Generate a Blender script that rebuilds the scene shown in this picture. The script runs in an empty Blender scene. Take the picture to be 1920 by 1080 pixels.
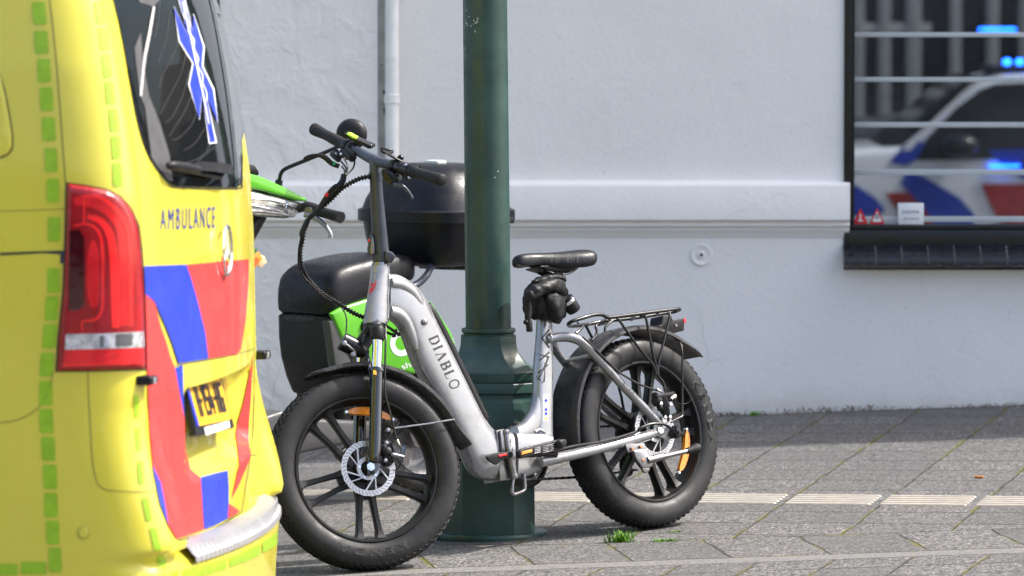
import bpy, bmesh, math, random
from mathutils import Vector as V, Matrix
from mathutils.bvhtree import BVHTree
from mathutils.geometry import tessellate_polygon
random.seed(7)
R = math.radians
SC = bpy.context.scene
COL = SC.collection

# ------------------------------------------------------------ camera, sky, sun, exposure
FPX = 200 / 36 * 1920            # focal length in pixels of the 1920 px wide photograph
PITCH = R(3.112)
CAM = V((0, 0, 1.66))
cd = bpy.data.cameras.new('camera')
cam = bpy.data.objects.new('camera', cd)
COL.objects.link(cam)
cam.location = CAM
cam.rotation_euler = (R(90) - PITCH, 0, 0)
cd.lens, cd.sensor_width, cd.clip_start, cd.clip_end = 200, 36, 0.1, 500
cd.dof.use_dof = True
cd.dof.focus_distance = 16.55
cd.dof.aperture_fstop = 5.0
SC.camera = cam

SUN_EL, SUN_AZ = R(50), R(13.0)   # azimuth measured from +x (along the wall) towards +y (behind the wall)
SUN_DIR = V((math.cos(SUN_EL) * math.cos(SUN_AZ), math.cos(SUN_EL) * math.sin(SUN_AZ), math.sin(SUN_EL)))
world = bpy.data.worlds.new("World")
SC.world = world
world.use_nodes = True
wn = world.node_tree
sky = wn.nodes.new('ShaderNodeTexSky')
sky.sky_type = 'NISHITA'
sky.sun_disc = False
sky.sun_elevation = SUN_EL
sky.sun_rotation = R(90) - SUN_AZ
sky.dust_density = 4.5
sky.ozone_density = 0.5
wn.links.new(sky.outputs[0], wn.nodes['Background'].inputs[0])
wn.nodes['Background'].inputs[1].default_value = 0.15
sd = bpy.data.lights.new('sun', 'SUN')
sd.energy, sd.angle, sd.color = 2.6, R(0.53), (1.0, 0.97, 0.93)
sun = bpy.data.objects.new('sun', sd)
COL.objects.link(sun)
sun.rotation_euler = SUN_DIR.to_track_quat('Z', 'Y').to_euler()
SC.view_settings.view_transform = 'Standard'
SC.view_settings.look = 'None'
SC.view_settings.exposure = 1.3
SC.view_settings.gamma = 1.0
SC.cycles.max_bounces = 8

# ------------------------------------------------------------ projection helpers (pixel of the 1920x1080 photo -> point in the place)
FW = V((0, math.cos(PITCH), -math.sin(PITCH)))
UP = V((0, math.sin(PITCH), math.cos(PITCH)))
def ray(px, py):
    return FW + V((1, 0, 0)) * ((px - 960) / FPX) + UP * ((540 - py) / FPX)
def at_y(px, py, Y):
    d = ray(px, py)
    return CAM + d * ((Y - CAM.y) / d.y)
def on(px, py, p0, n):
    d = ray(px, py)
    return CAM + d * ((p0 - CAM).dot(n) / d.dot(n))
GX, GY = 0.035, 0.02
def gz(x, y): return GX * (x + 0.05) + GY * (y - 17)
def gpt(px, py): return on(px, py, V((0, 17, gz(0, 17))), V((-GX, -GY, 1)))
def proj(p):
    d = p - CAM
    z = d.dot(FW)
    return (960 + FPX * d.x / z, 540 - FPX * d.dot(UP) / z)

# ------------------------------------------------------------ scene helpers
def tagged(o, label, cat, group=None, kind=None):
    if label: o['label'] = label
    if cat: o['category'] = cat
    if group: o['group'] = group
    if kind: o['kind'] = kind
    return o
def thing(name, label, cat, loc, group=None):
    o = bpy.data.objects.new(name, None)
    COL.objects.link(o)
    o.location = loc
    o.empty_display_size = 0.1
    return tagged(o, label, cat, group)
def link(name, bm, mat, parent=None, smooth=True, sharp=35, label=None):
    bmesh.ops.recalc_face_normals(bm, faces=bm.faces[:]) if smooth != 'keep' else None
    a = R(sharp)
    for f in bm.faces: f.smooth = True
    for e in bm.edges:
        e.smooth = not (len(e.link_faces) == 2 and e.calc_face_angle(0) > a)
    me = bpy.data.meshes.new(name)
    bm.to_mesh(me)
    bm.free()
    for m in (mat if isinstance(mat, (list, tuple)) else [mat]): me.materials.append(m)
    o = bpy.data.objects.new(name, me)
    COL.objects.link(o)
    if parent is not None:
        o.parent = parent
        if parent.type == 'EMPTY': o.matrix_parent_inverse = Matrix.Translation(parent.location).inverted()
    if label: o['label'] = label
    return o
def link_each(name, bm, mat, parent=None, **kw):
    """every separate piece becomes an object of its own"""
    left = set(bm.verts)
    out = []
    while left:
        st = [next(iter(left))]
        isl = set(st)
        while st:
            for e in st.pop().link_edges:
                for v in e.verts:
                    if v not in isl:
                        isl.add(v)
                        st.append(v)
        left -= isl
        b2 = bmesh.new()
        order = [v for v in bm.verts if v in isl]
        mp = {v: b2.verts.new(v.co) for v in order}
        for f in bm.faces:
            if f.verts[0] in isl: b2.faces.new([mp[v] for v in f.verts])
        out.append(link(name, b2, mat, parent, **kw))
    bm.free()
    return out
def inset_poly(poly, d):
    k = len(poly)
    ar = sum(poly[i - 1][0] * poly[i][1] - poly[i][0] * poly[i - 1][1] for i in range(k))
    sg = 1 if ar > 0 else -1
    out = []
    for i in range(k):
        p, a, b = V(poly[i]), V(poly[i - 1]), V(poly[(i + 1) % k])
        e1, e2 = (p - a).normalized(), (b - p).normalized()
        n1, n2 = V((-e1.y, e1.x)) * sg, V((-e2.y, e2.x)) * sg
        m_ = (n1 + n2)
        l = max(.35, 1 + n1.dot(n2))
        q = p + m_ * (d / l)
        out.append((q.x, q.y))
    return out
def set_mi(bm, start, mi):
    for i, f in enumerate(bm.faces):
        if i >= start: f.material_index = mi

# ------------------------------------------------------------ shapes (all add to a bmesh, world coordinates)
def frame_of(t, hint=V((0, 0, 1))):
    t = t.normalized()
    a = hint - t * hint.dot(t)
    if a.length < 1e-4: a = V((1, 0, 0)) - t * t.x
    a.normalize()
    return a, t.cross(a)
def catmull(pts, n=6):
    if len(pts) < 3: return list(pts)
    out = []
    P = [pts[0] * 2 - pts[1]] + list(pts) + [pts[-1] * 2 - pts[-2]]
    for i in range(1, len(P) - 2):
        a, b, c, d = P[i - 1], P[i], P[i + 1], P[i + 2]
        for k in range(n):
            t = k / n
            out.append(0.5 * ((2 * b) + (c - a) * t + (2 * a - 5 * b + 4 * c - d) * t * t + (3 * b - a - 3 * c + d) * t ** 3))
    out.append(P[-2])
    return out
def catmull_n(rows, n=6):
    """rows of equal-length float tuples"""
    k = len(rows[0])
    W = 4
    res = None
    for s in range(0, k, 3):
        part = [V((r[s], r[s + 1] if s + 1 < k else 0, r[s + 2] if s + 2 < k else 0)) for r in rows]
        c = catmull(part, n)
        if res is None: res = [[] for _ in c]
        for i, v in enumerate(c): res[i] += list(v)
    return [tuple(r[:k]) for r in res]
def bridge_rings(bm, rings, closed=True, cap=True):
    vs = [[bm.verts.new(p) for p in r] for r in rings]
    n = len(vs[0])
    for a, b in zip(vs, vs[1:]):
        for i in range(n if closed else n - 1):
            j = (i + 1) % n
            try: bm.faces.new((a[i], a[j], b[j], b[i]))
            except ValueError: pass
    if cap and closed:
        for r in (vs[0], vs[-1]):
            try: bm.faces.new(r)
            except ValueError: pass
    return vs
def tube(bm, pts, r, seg=10, smooth=0, hint=None, cap=True):
    pts = [V(p) for p in pts]
    rs = list(r) if isinstance(r, (list, tuple)) else [r] * len(pts)
    if smooth:
        rows = catmull_n([(p.x, p.y, p.z, q, 0, 0) for p, q in zip(pts, rs)], smooth)
        pts = [V(w[:3]) for w in rows]
        rs = [w[3] for w in rows]
    rings = []
    a = None
    for i, p in enumerate(pts):
        t = pts[min(i + 1, len(pts) - 1)] - pts[max(i - 1, 0)]
        if t.length < 1e-9: t = V((0, 0, 1))
        a, b = frame_of(t, a if a is not None else (hint or V((0.3, 0.9, 0.2))))
        rings.append([p + (a * math.cos(2 * math.pi * k / seg) + b * math.sin(2 * math.pi * k / seg)) * rs[i] for k in range(seg)])
    bridge_rings(bm, rings, cap=cap)
def sup(c, e): return math.copysign(abs(c) ** (2 / e), c)
def ribbon(bm, st, nrm, ex=3.0, seg=20, smooth=5):
    """st: (upper point, lower point, half depth); solid bar whose outline is the two edges, depth along nrm"""
    rows = [tuple(u) + tuple(l) + (t, 0, 0) for u, l, t in st]
    if smooth: rows = catmull_n(rows, smooth)
    rings = []
    for w in rows:
        u, l, t = V(w[0:3]), V(w[3:6]), w[6]
        c, h = (u + l) / 2, (u - l) / 2
        rings.append([c + h * sup(math.cos(2 * math.pi * k / seg), ex) + nrm * (t * sup(math.sin(2 * math.pi * k / seg), ex)) for k in range(seg)])
    bridge_rings(bm, rings)
def box(bm, c, ax, bev=0.0, seg=2):
    """c centre, ax three half-axis vectors"""
    v = {}
    for i in (-1, 1):
        for j in (-1, 1):
            for k in (-1, 1):
                v[i, j, k] = bm.verts.new(c + ax[0] * i + ax[1] * j + ax[2] * k)
    fs = []
    for q in (((-1, -1, -1), (-1, 1, -1), (1, 1, -1), (1, -1, -1)), ((-1, -1, 1), (1, -1, 1), (1, 1, 1), (-1, 1, 1)),
              ((-1, -1, -1), (1, -1, -1), (1, -1, 1), (-1, -1, 1)), ((-1, 1, -1), (-1, 1, 1), (1, 1, 1), (1, 1, -1)),
              ((-1, -1, -1), (-1, -1, 1), (-1, 1, 1), (-1, 1, -1)), ((1, -1, -1), (1, 1, -1), (1, 1, 1), (1, -1, 1))):
        fs.append(bm.faces.new([v[t] for t in q]))
    if bev:
        es = set(e for f in fs for e in f.edges)
        bmesh.ops.bevel(bm, geom=list(es), offset=bev, segments=seg, affect='EDGES', profile=0.5)
def bar(bm, a, b, w, h, hint=V((0, 0, 1)), bev=0.0):
    t = b - a
    x, y = frame_of(t, hint)
    box(bm, (a + b) / 2, (t / 2, x * (h / 2), y * (w / 2)), bev)
def slab(bm, pts, depth, bev=0.0, seg=2):
    """planar polygon pts, extruded by vector depth, edges rounded"""
    n = len(pts)
    a = [bm.verts.new(p) for p in pts]
    b = [bm.verts.new(p + depth) for p in pts]
    fs = [bm.faces.new(a), bm.faces.new(list(reversed(b)))]
    for i in range(n):
        j = (i + 1) % n
        fs.append(bm.faces.new((a[j], a[i], b[i], b[j])))
    bmesh.ops.recalc_face_normals(bm, faces=fs)
    if bev:
        es = set(fs[0].edges) | set(fs[1].edges)
        bmesh.ops.bevel(bm, geom=list(es), offset=bev, segments=seg, affect='EDGES', profile=0.5)
def lathe(bm, prof, M, seg=48, closed=True, a0=0.0, a1=2 * math.pi):
    """prof: (r, y) pairs turned about the local Y axis of M (X forward, Z up)"""
    full = abs(a1 - a0 - 2 * math.pi) < 1e-6
    cols = []
    for k in range(seg if full else seg + 1):
        a = a0 + (a1 - a0) * k / seg
        cols.append([bm.verts.new(M @ V((r * math.sin(a), y, r * math.cos(a)))) for r, y in prof])
    n, m = len(cols), len(prof)
    for i in range(n if full else n - 1):
        p, q = cols[i], cols[(i + 1) % n]
        for j in range(m if closed else m - 1):
            k = (j + 1) % m
            try: bm.faces.new((p[j], p[k], q[k], q[j]))
            except ValueError: pass
    if not full and closed:
        for c in (cols[0], cols[-1]):
            bm.faces.new(c)
def ball(bm, c, r, sc=(1, 1, 1), M3=None, seg=16):
    k = bmesh.ops.create_uvsphere(bm, u_segments=seg, v_segments=seg // 2, radius=r)
    for v in k['verts']:
        p = V((v.co.x * sc[0], v.co.y * sc[1], v.co.z * sc[2]))
        v.co = c + (M3 @ p if M3 else p)
def cyl(bm, a, b, r, seg=16, bev=0.0):
    t = b - a
    L = t.length
    if bev:
        u = t / L
        tube(bm, [a, a + u * bev * 0.3, a + u * bev, b - u * bev, b - u * bev * 0.3, b], [r - bev, r - bev * 0.3, r, r, r - bev * 0.3, r - bev], seg)
    else:
        tube(bm, [a, b], r, seg)
def frame_M(o, x, y, z):
    return Matrix(((x.x, y.x, z.x, o.x), (x.y, y.y, z.y, o.y), (x.z, y.z, z.z, o.z), (0, 0, 0, 1)))
def new(): return bmesh.new()
def glyphs(txt, outline=0.0, spacing=1.0, bold=0.0):
    """flat letters as (points, faces), baseline at 0, size 1"""
    cu = bpy.data.curves.new('t', 'FONT')
    cu.body = txt
    cu.size = 1.0
    cu.offset = bold
    cu.space_character = spacing
    cu.resolution_u = 3
    if outline:
        cu.fill_mode = 'NONE'
        cu.bevel_depth = outline
        cu.bevel_resolution = 0
    ob = bpy.data.objects.new('t', cu)
    COL.objects.link(ob)
    dg = bpy.context.evaluated_depsgraph_get()
    me = ob.evaluated_get(dg).to_mesh()
    vs = [v.co.copy() for v in me.vertices]
    fs = [list(p.vertices) for p in me.polygons]
    bpy.data.objects.remove(ob)
    bpy.data.curves.remove(cu)
    return vs, fs
def lay_text(bm, txt, fn, spacing=1.0, outline=0.0, bold=0.0):
    """fn(u 0..1 along, v 0..1 cap height, w thickness) -> world point"""
    vs, fs = glyphs(txt, outline, spacing, bold)
    x0, x1 = min(v.x for v in vs), max(v.x for v in vs)
    cap = 0.715
    out = [bm.verts.new(fn((v.x - x0) / (x1 - x0), v.y / cap, v.z)) for v in vs]
    for f in fs:
        try: bm.faces.new([out[i] for i in f])
        except ValueError: pass
def bvh_of(*objs):
    vs, fs = [], []
    for o in objs:
        k = len(vs)
        vs += [v.co.copy() for v in o.data.vertices]
        fs += [[k + i for i in p.vertices] for p in o.data.polygons]
    return BVHTree.FromPolygons(vs, fs)
def cast1(bvh, px, py, off):
    h = (None,)
    for k in range(16):                      # just past the outline: the edge of the surface itself
        d = ray(px - k, py).normalized()
        h = bvh.ray_cast(CAM, d)
        if h[0] is not None: break
    if h[0] is None: return None
    n = h[1] if h[1].dot(d) < 0 else -h[1]
    return h[0] + n * off
def cast(bvh, px, py, off):
    p = cast1(bvh, px, py, off)
    if off > .0028 and p is not None:
        x, y = px, py
        for _ in range(4):
            a, b = proj(p)
            x, y = x + (px - a) * .8, y + (py - b) * .8
            q = cast1(bvh, x, y, off)
            if q is None: break
            p = q
    return p
def decal(bm, poly, bvh, off, cell=6.0, dome=0.0, domew=8.0):
    """sheet cut to the traced outline, laid on the surface of a thing and lifted by off; dome lifts the middle more"""
    tmp = bmesh.new()
    f = tmp.faces.new([tmp.verts.new((x, y, 0)) for x, y in poly])
    f.normal_update()
    bmesh.ops.triangulate(tmp, faces=[f])
    for _ in range(7):
        es = [e for e in tmp.edges if e.calc_length() > cell]
        if not es: break
        bmesh.ops.subdivide_edges(tmp, edges=es, cuts=1)
        bmesh.ops.triangulate(tmp, faces=tmp.faces[:])
    bmesh.ops.beautify_fill(tmp, faces=tmp.faces[:], edges=[e for e in tmp.edges if len(e.link_faces) == 2])
    mp = {}
    for v in tmp.verts:
        h = off
        if dome:
            d = min(seg_dist(v.co.x, v.co.y, poly[i], poly[(i + 1) % len(poly)]) for i in range(len(poly)))
            h = off + dome * math.sqrt(max(0.0, 1 - (1 - min(d / domew, 1)) ** 2))
        p = cast(bvh, v.co.x, v.co.y, h)
        mp[v] = bm.verts.new(p) if p is not None else None
    for f in tmp.faces:
        q = [mp[v] for v in f.verts]
        if None not in q:
            pts = [v.co for v in q]
            if max((pts[i] - pts[i - 1]).length for i in range(3)) < 0.25:
                try: bm.faces.new(q)
                except ValueError: pass
    tmp.free()
def seg_dist(x, y, a, b):
    ax, ay, bx, by = a[0], a[1], b[0], b[1]
    L = (bx - ax) ** 2 + (by - ay) ** 2
    t = 0 if L == 0 else max(0, min(1, ((x - ax) * (bx - ax) + (y - ay) * (by - ay)) / L))
    return math.hypot(x - ax - t * (bx - ax), y - ay - t * (by - ay))
def stroke_poly(pts, w):
    """outline of a poly-line of width w (pixels); pts may carry their own width"""
    L, Rr = [], []
    for i, p in enumerate(pts):
        a, b = pts[max(i - 1, 0)], pts[min(i + 1, len(pts) - 1)]
        dx, dy = b[0] - a[0], b[1] - a[1]
        l = math.hypot(dx, dy) or 1
        h = (p[2] if len(p) > 2 else w) / 2
        L.append((p[0] - dy / l * h, p[1] + dx / l * h))
        Rr.append((p[0] + dy / l * h, p[1] - dx / l * h))
    return L + Rr[::-1]
def smooth2(pts, n=4):
    c = catmull([V((p[0], p[1], p[2] if len(p) > 2 else 0)) for p in pts], n)
    return [(v.x, v.y, v.z) if len(pts[0]) > 2 else (v.x, v.y) for v in c]
def closed2(pts, n=3):
    k = len(pts)
    c = catmull([V((p[0], p[1], 0)) for p in (pts[-2:] + pts + pts[:2])], n)
    return [(v.x, v.y) for v in c[2 * n:(2 + k) * n]]
def rounded(pts, r, n=4):
    out = []
    k = len(pts)
    for i in range(k):
        p, a, b = V(pts[i]), V(pts[i - 1]), V(pts[(i + 1) % k])
        d1, d2 = (a - p), (b - p)
        q1, q2 = p + d1.normalized() * min(r, d1.length * .45), p + d2.normalized() * min(r, d2.length * .45)
        for j in range(n + 1):
            t = j / n
            w = q1 * (1 - t) ** 2 + p * 2 * t * (1 - t) + q2 * t * t
            out.append((w.x, w.y))
    return out

# ------------------------------------------------------------ materials
class X:
    """tiny expression builder for shader maths"""
    def __init__(s, nt, sock): s.nt, s.s = nt, sock
    def op(s, o, *a, clamp=False):
        n = s.nt.nodes.new('ShaderNodeMath')
        n.operation = o
        n.use_clamp = clamp
        for i, q in enumerate((s,) + a):
            if isinstance(q, X): s.nt.links.new(q.s, n.inputs[i])
            else: n.inputs[i].default_value = q
        return X(s.nt, n.outputs[0])
    def __add__(s, o): return s.op('ADD', o)
    def __radd__(s, o): return s.op('ADD', o)
    def __sub__(s, o): return s.op('SUBTRACT', o)
    def __rsub__(s, o): return (s * -1) + o
    def __mul__(s, o): return s.op('MULTIPLY', o)
    def __rmul__(s, o): return s.op('MULTIPLY', o)
    def __truediv__(s, o): return s.op('DIVIDE', o)
    def fract(s): return s.op('FRACT')
    def lt(s, o): return s.op('LESS_THAN', o)
    def gt(s, o): return s.op('GREATER_THAN', o)
    def mn(s, o): return s.op('MINIMUM', o)
    def mx(s, o): return s.op('MAXIMUM', o)
    def ramp(s, a, b, lo=0.0, hi=1.0):
        n = s.nt.nodes.new('ShaderNodeMapRange')
        n.interpolation_type = 'SMOOTHSTEP'
        s.nt.links.new(s.s, n.inputs[0])
        for i, q in ((1, a), (2, b), (3, lo), (4, hi)): n.inputs[i].default_value = q
        return X(s.nt, n.outputs[0])
def mix(nt, f, a, b, mode='MIX'):
    n = nt.nodes.new('ShaderNodeMix')
    n.data_type = 'RGBA'
    n.blend_type = mode
    for i, q in ((0, f), (6, a), (7, b)):
        if isinstance(q, X): nt.links.new(q.s, n.inputs[i])
        elif isinstance(q, (int, float)): n.inputs[i].default_value = q
        else: n.inputs[i].default_value = tuple(q) + (1,)
    return X(nt, n.outputs[2])
def noise(nt, vec, scale, detail=3.0, rough=0.55, dist=0.0):
    n = nt.nodes.new('ShaderNodeTexNoise')
    n.inputs['Scale'].default_value = scale
    n.inputs['Detail'].default_value = detail
    n.inputs['Roughness'].default_value = rough
    n.inputs['Distortion'].default_value = dist
    nt.links.new(vec, n.inputs['Vector'])
    return X(nt, n.outputs[0])
def mat0(name):
    m = bpy.data.materials.new(name)
    m.use_nodes = True
    nt = m.node_tree
    b = nt.nodes['Principled BSDF']
    tc = nt.nodes.new('ShaderNodeTexCoord')
    return m, nt, b, tc.outputs['Object']
def bump(nt, b, h, strength, dist):
    n = nt.nodes.new('ShaderNodeBump')
    n.inputs['Strength'].default_value = strength
    n.inputs['Distance'].default_value = dist
    nt.links.new(h.s, n.inputs['Height'])
    nt.links.new(n.outputs[0], b.inputs['Normal'])
def mat(name, col, rough=0.5, metal=0.0, var=0.15, vs=18.0, bmp=0.0, bs=200.0, coat=0.0, spec=0.5, dirt=None, dirt_amt=0.0, rvar=0.1, emit=0.0):
    m, nt, b, oc = mat0(name)
    n1 = noise(nt, oc, vs, 4)
    dark = tuple(c * (1 - var) for c in col)
    lite = tuple(min(1, c * (1 + var * .6)) for c in col)
    c = mix(nt, n1.ramp(.3, .7), dark, lite)
    if dirt:
        n2 = noise(nt, oc, vs * 1.7, 6, .7)
        c = mix(nt, n2.ramp(.5, .75, 0, dirt_amt), c, dirt)
    nt.links.new(c.s, b.inputs['Base Color'])
    r = noise(nt, oc, vs * 2.3, 3).ramp(.3, .7, max(.02, rough - rvar), min(1, rough + rvar))
    nt.links.new(r.s, b.inputs['Roughness'])
    b.inputs['Metallic'].default_value = metal
    b.inputs['Coat Weight'].default_value = coat
    b.inputs['Coat Roughness'].default_value = 0.06
    b.inputs['Specular IOR Level'].default_value = spec
    if bmp: bump(nt, b, noise(nt, oc, bs, 3), 0.6, bmp)
    if emit:
        b.inputs['Emission Color'].default_value = tuple(col) + (1,)
        b.inputs['Emission Strength'].default_value = emit
    return m
M = {}
M['yellow'] = mat('yellow_paint', (.63, .56, .045), .3, var=.03, vs=3, coat=.45, rvar=.04)
M['lime'] = mat('lime_reflective_film', (.29, .50, .01), .35, var=.1, vs=40, bmp=.0006, bs=420)
M['fluored'] = mat('red_reflective_film', (.72, .045, .04), .35, var=.05, vs=8, coat=.2)
M['vblue'] = mat('blue_reflective_film', (.016, .040, .46), .38, var=.06, vs=8, coat=.1)
M['seam'] = mat('panel_gap', (.16, .14, .03), .7)
M['black'] = mat('black_paint', (.008, .008, .010), .32, var=.3, coat=.2, spec=.28)
M['blackmatt'] = mat('black_plastic', (.012, .012, .014), .48, var=.25, vs=30, bmp=.0004, bs=600, spec=.28)
M['rubber'] = mat('grip_rubber', (.018, .018, .019), .6, var=.2, bmp=.0006, bs=500, spec=.28)
M['tyre'] = mat('tyre_rubber', (.021, .021, .022), .5, var=.25, vs=14, bmp=.0006, bs=300, dirt=(.060, .060, .060), dirt_amt=.45, spec=.28)
M['tyremark'] = mat('raised_tyre_lettering', (.040, .040, .041), .5, var=.1, spec=.3)
M['tread'] = mat('tread_rubber', (.013, .013, .014), .7, var=.3, vs=60, dirt=(.09, .085, .08), dirt_amt=.55, spec=.28)
M['rim'] = mat('rim_black', (.011, .011, .012), .42, var=.25, vs=20, dirt=(.045, .042, .04), dirt_amt=.4, spec=.28)
M['silver'] = mat('silver_frame_paint', (.30, .305, .32), .30, metal=.5, var=.06, vs=10, coat=.5, dirt=(.17, .15, .13), dirt_amt=.5)
M['chrome'] = mat('chrome', (.78, .79, .81), .12, metal=1, var=.05, rvar=.05)
M['steel'] = mat('steel', (.27, .27, .28), .36, metal=1, var=.25)
M['disc'] = mat('brake_disc_steel', (.52, .52, .54), .42, metal=.65, var=.06, vs=60)
M['fork'] = mat('fork_gloss_black', (.012, .014, .02), .10, var=.1, coat=1, rvar=.04)
M['post'] = mat('anodised_black', (.070, .080, .105), .36, metal=.35, var=.15, rvar=.05)
M['fender'] = mat('fender_plastic', (.028, .028, .031), .33, var=.2, vs=25, dirt=(.10, .095, .09), dirt_amt=.3, spec=.28)
M['saddle'] = mat('saddle_vinyl', (.009, .0095, .013), .36, var=.15, vs=30, bmp=.0004, bs=700, spec=.28)
M['cloth'] = mat('black_nylon', (.010, .010, .011), .48, var=.3, vs=60, bmp=.002, bs=160, spec=.28)
M['amber'] = mat('amber_reflector', (.80, .27, .01), .18, var=.25, vs=160, coat=.6, bmp=.0008, bs=500)
M['red'] = mat('red_plastic', (.65, .02, .03), .3, var=.1)
M['tealgreen'] = mat('green_mark', (.0, .42, .18), .4)
M['limekey'] = mat('lime_key_plastic', (.42, .78, .03), .35)
M['ink'] = mat('black_lettering', (.015, .015, .016), .5)
M['greyink'] = mat('grey_lettering', (.14, .14, .15), .5)
M['white'] = mat('white_sticker', (.74, .75, .76), .45, var=.05)
M['pole'] = mat('dark_green_enamel', (.022, .060, .050), .40, var=.22, vs=9, coat=.0, bmp=.0010, bs=45, dirt=(.03, .05, .03), dirt_amt=.3)
M['sgreen'] = mat('scooter_green', (.10, .43, .018), .22, var=.05, vs=6, coat=.5)
M['sdark'] = mat('scooter_dark_plastic', (.016, .017, .019), .42, var=.12, vs=20, bmp=.0004, bs=500, spec=.28)
M['sgrey'] = mat('scooter_grey_plastic', (.060, .061, .064), .42, var=.12, vs=14, dirt=(.10, .095, .09), dirt_amt=.3)
M['case'] = mat('top_case_plastic', (.008, .009, .013), .36, var=.15, vs=16, bmp=.0008, bs=350, spec=.28)
M['lens'] = mat('headlamp_lens', (.55, .56, .57), .12, metal=.6, var=.55, vs=26, coat=1, rvar=.08)
M['lampred'] = mat('tail_lamp_dark_red', (.33, .003, .007), .22, var=.25, vs=14, coat=.25, rvar=.04)
M['lampbright'] = mat('tail_lamp_bright_red', (.85, .016, .016), .22, var=.15, vs=14, coat=.3, rvar=.04)
M['lampmid'] = mat('tail_lamp_mid_red', (.66, .007, .011), .22, var=.2, vs=14, coat=.3, rvar=.04)
M['reverse'] = mat('clear_lamp', (.62, .64, .66), .2, metal=.5, var=.4, vs=45, coat=1)
M['vglass'] = mat('van_dark_glass', (.008, .009, .010), .04, var=.1, spec=.28, rvar=.02)
M['trim'] = mat('grey_inner_trim', (.07, .07, .072), .5)
M['plate'] = mat('yellow_plate', (.86, .45, .02), .35, var=.05, coat=.3)
M['frameblack'] = mat('window_frame_black', (.007, .007, .008), .4, var=.3, vs=20, bmp=.001, bs=60)
M['tileblack'] = mat('glazed_black_tile', (.010, .0105, .014), .28, var=.3, vs=25, coat=.2)
M['joint'] = mat('sill_joint', (.26, .25, .25), .9)
M['bandwhite'] = mat('band_white', (.48, .51, .52), .6, var=.05)
M['carwhite'] = mat('car_white', (.60, .62, .66), .2, var=.03, coat=.5)
M['carblue'] = mat('car_blue', (.008, .035, .30), .3, coat=.4)
M['carred'] = mat('car_red', (.26, .012, .012), .3, coat=.4)
M['cardark'] = mat('car_dark_grey', (.05, .053, .06), .25, coat=.5)
M['carglass'] = mat('car_glass', (.008, .010, .010), .03, coat=1, rvar=.02)
M['bluelamp'] = mat('blue_flash_lamp', (.01, .12, 1.0), .2, emit=14)
M['bluecase'] = mat('blue_lamp_case', (.01, .03, .25), .15, coat=1)
M['grass'] = mat('grass_blade', (.13, .31, .015), .5, var=.4, vs=120)
M['butt'] = mat('cigarette_paper', (.55, .20, .05), .8)
M['packet'] = mat('orange_packet', (.80, .30, .02), .4, var=.2, vs=60)
M['tactile'] = mat('tactile_cream', (.36, .325, .272), .8, var=.12, vs=30, bmp=.001, bs=300, dirt=(.25, .22, .18), dirt_amt=.35)
M['pipe'] = mat('white_pipe', (.82, .81, .79), .45, var=.08, vs=10, dirt=(.45, .40, .34), dirt_amt=.35)
M['gap'] = mat('grey_render_recess', (.50, .48, .46), .9, var=.25, vs=9, bmp=.004, bs=40)
M['darkgap'] = mat('dark_stain', (.05, .04, .035), .9)
M['facade'] = mat('far_facade_brick', (.20, .16, .13), .8, var=.35, vs=5)
M['facadewhite'] = mat('far_grey_wood', (.22, .23, .24), .5)

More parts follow.
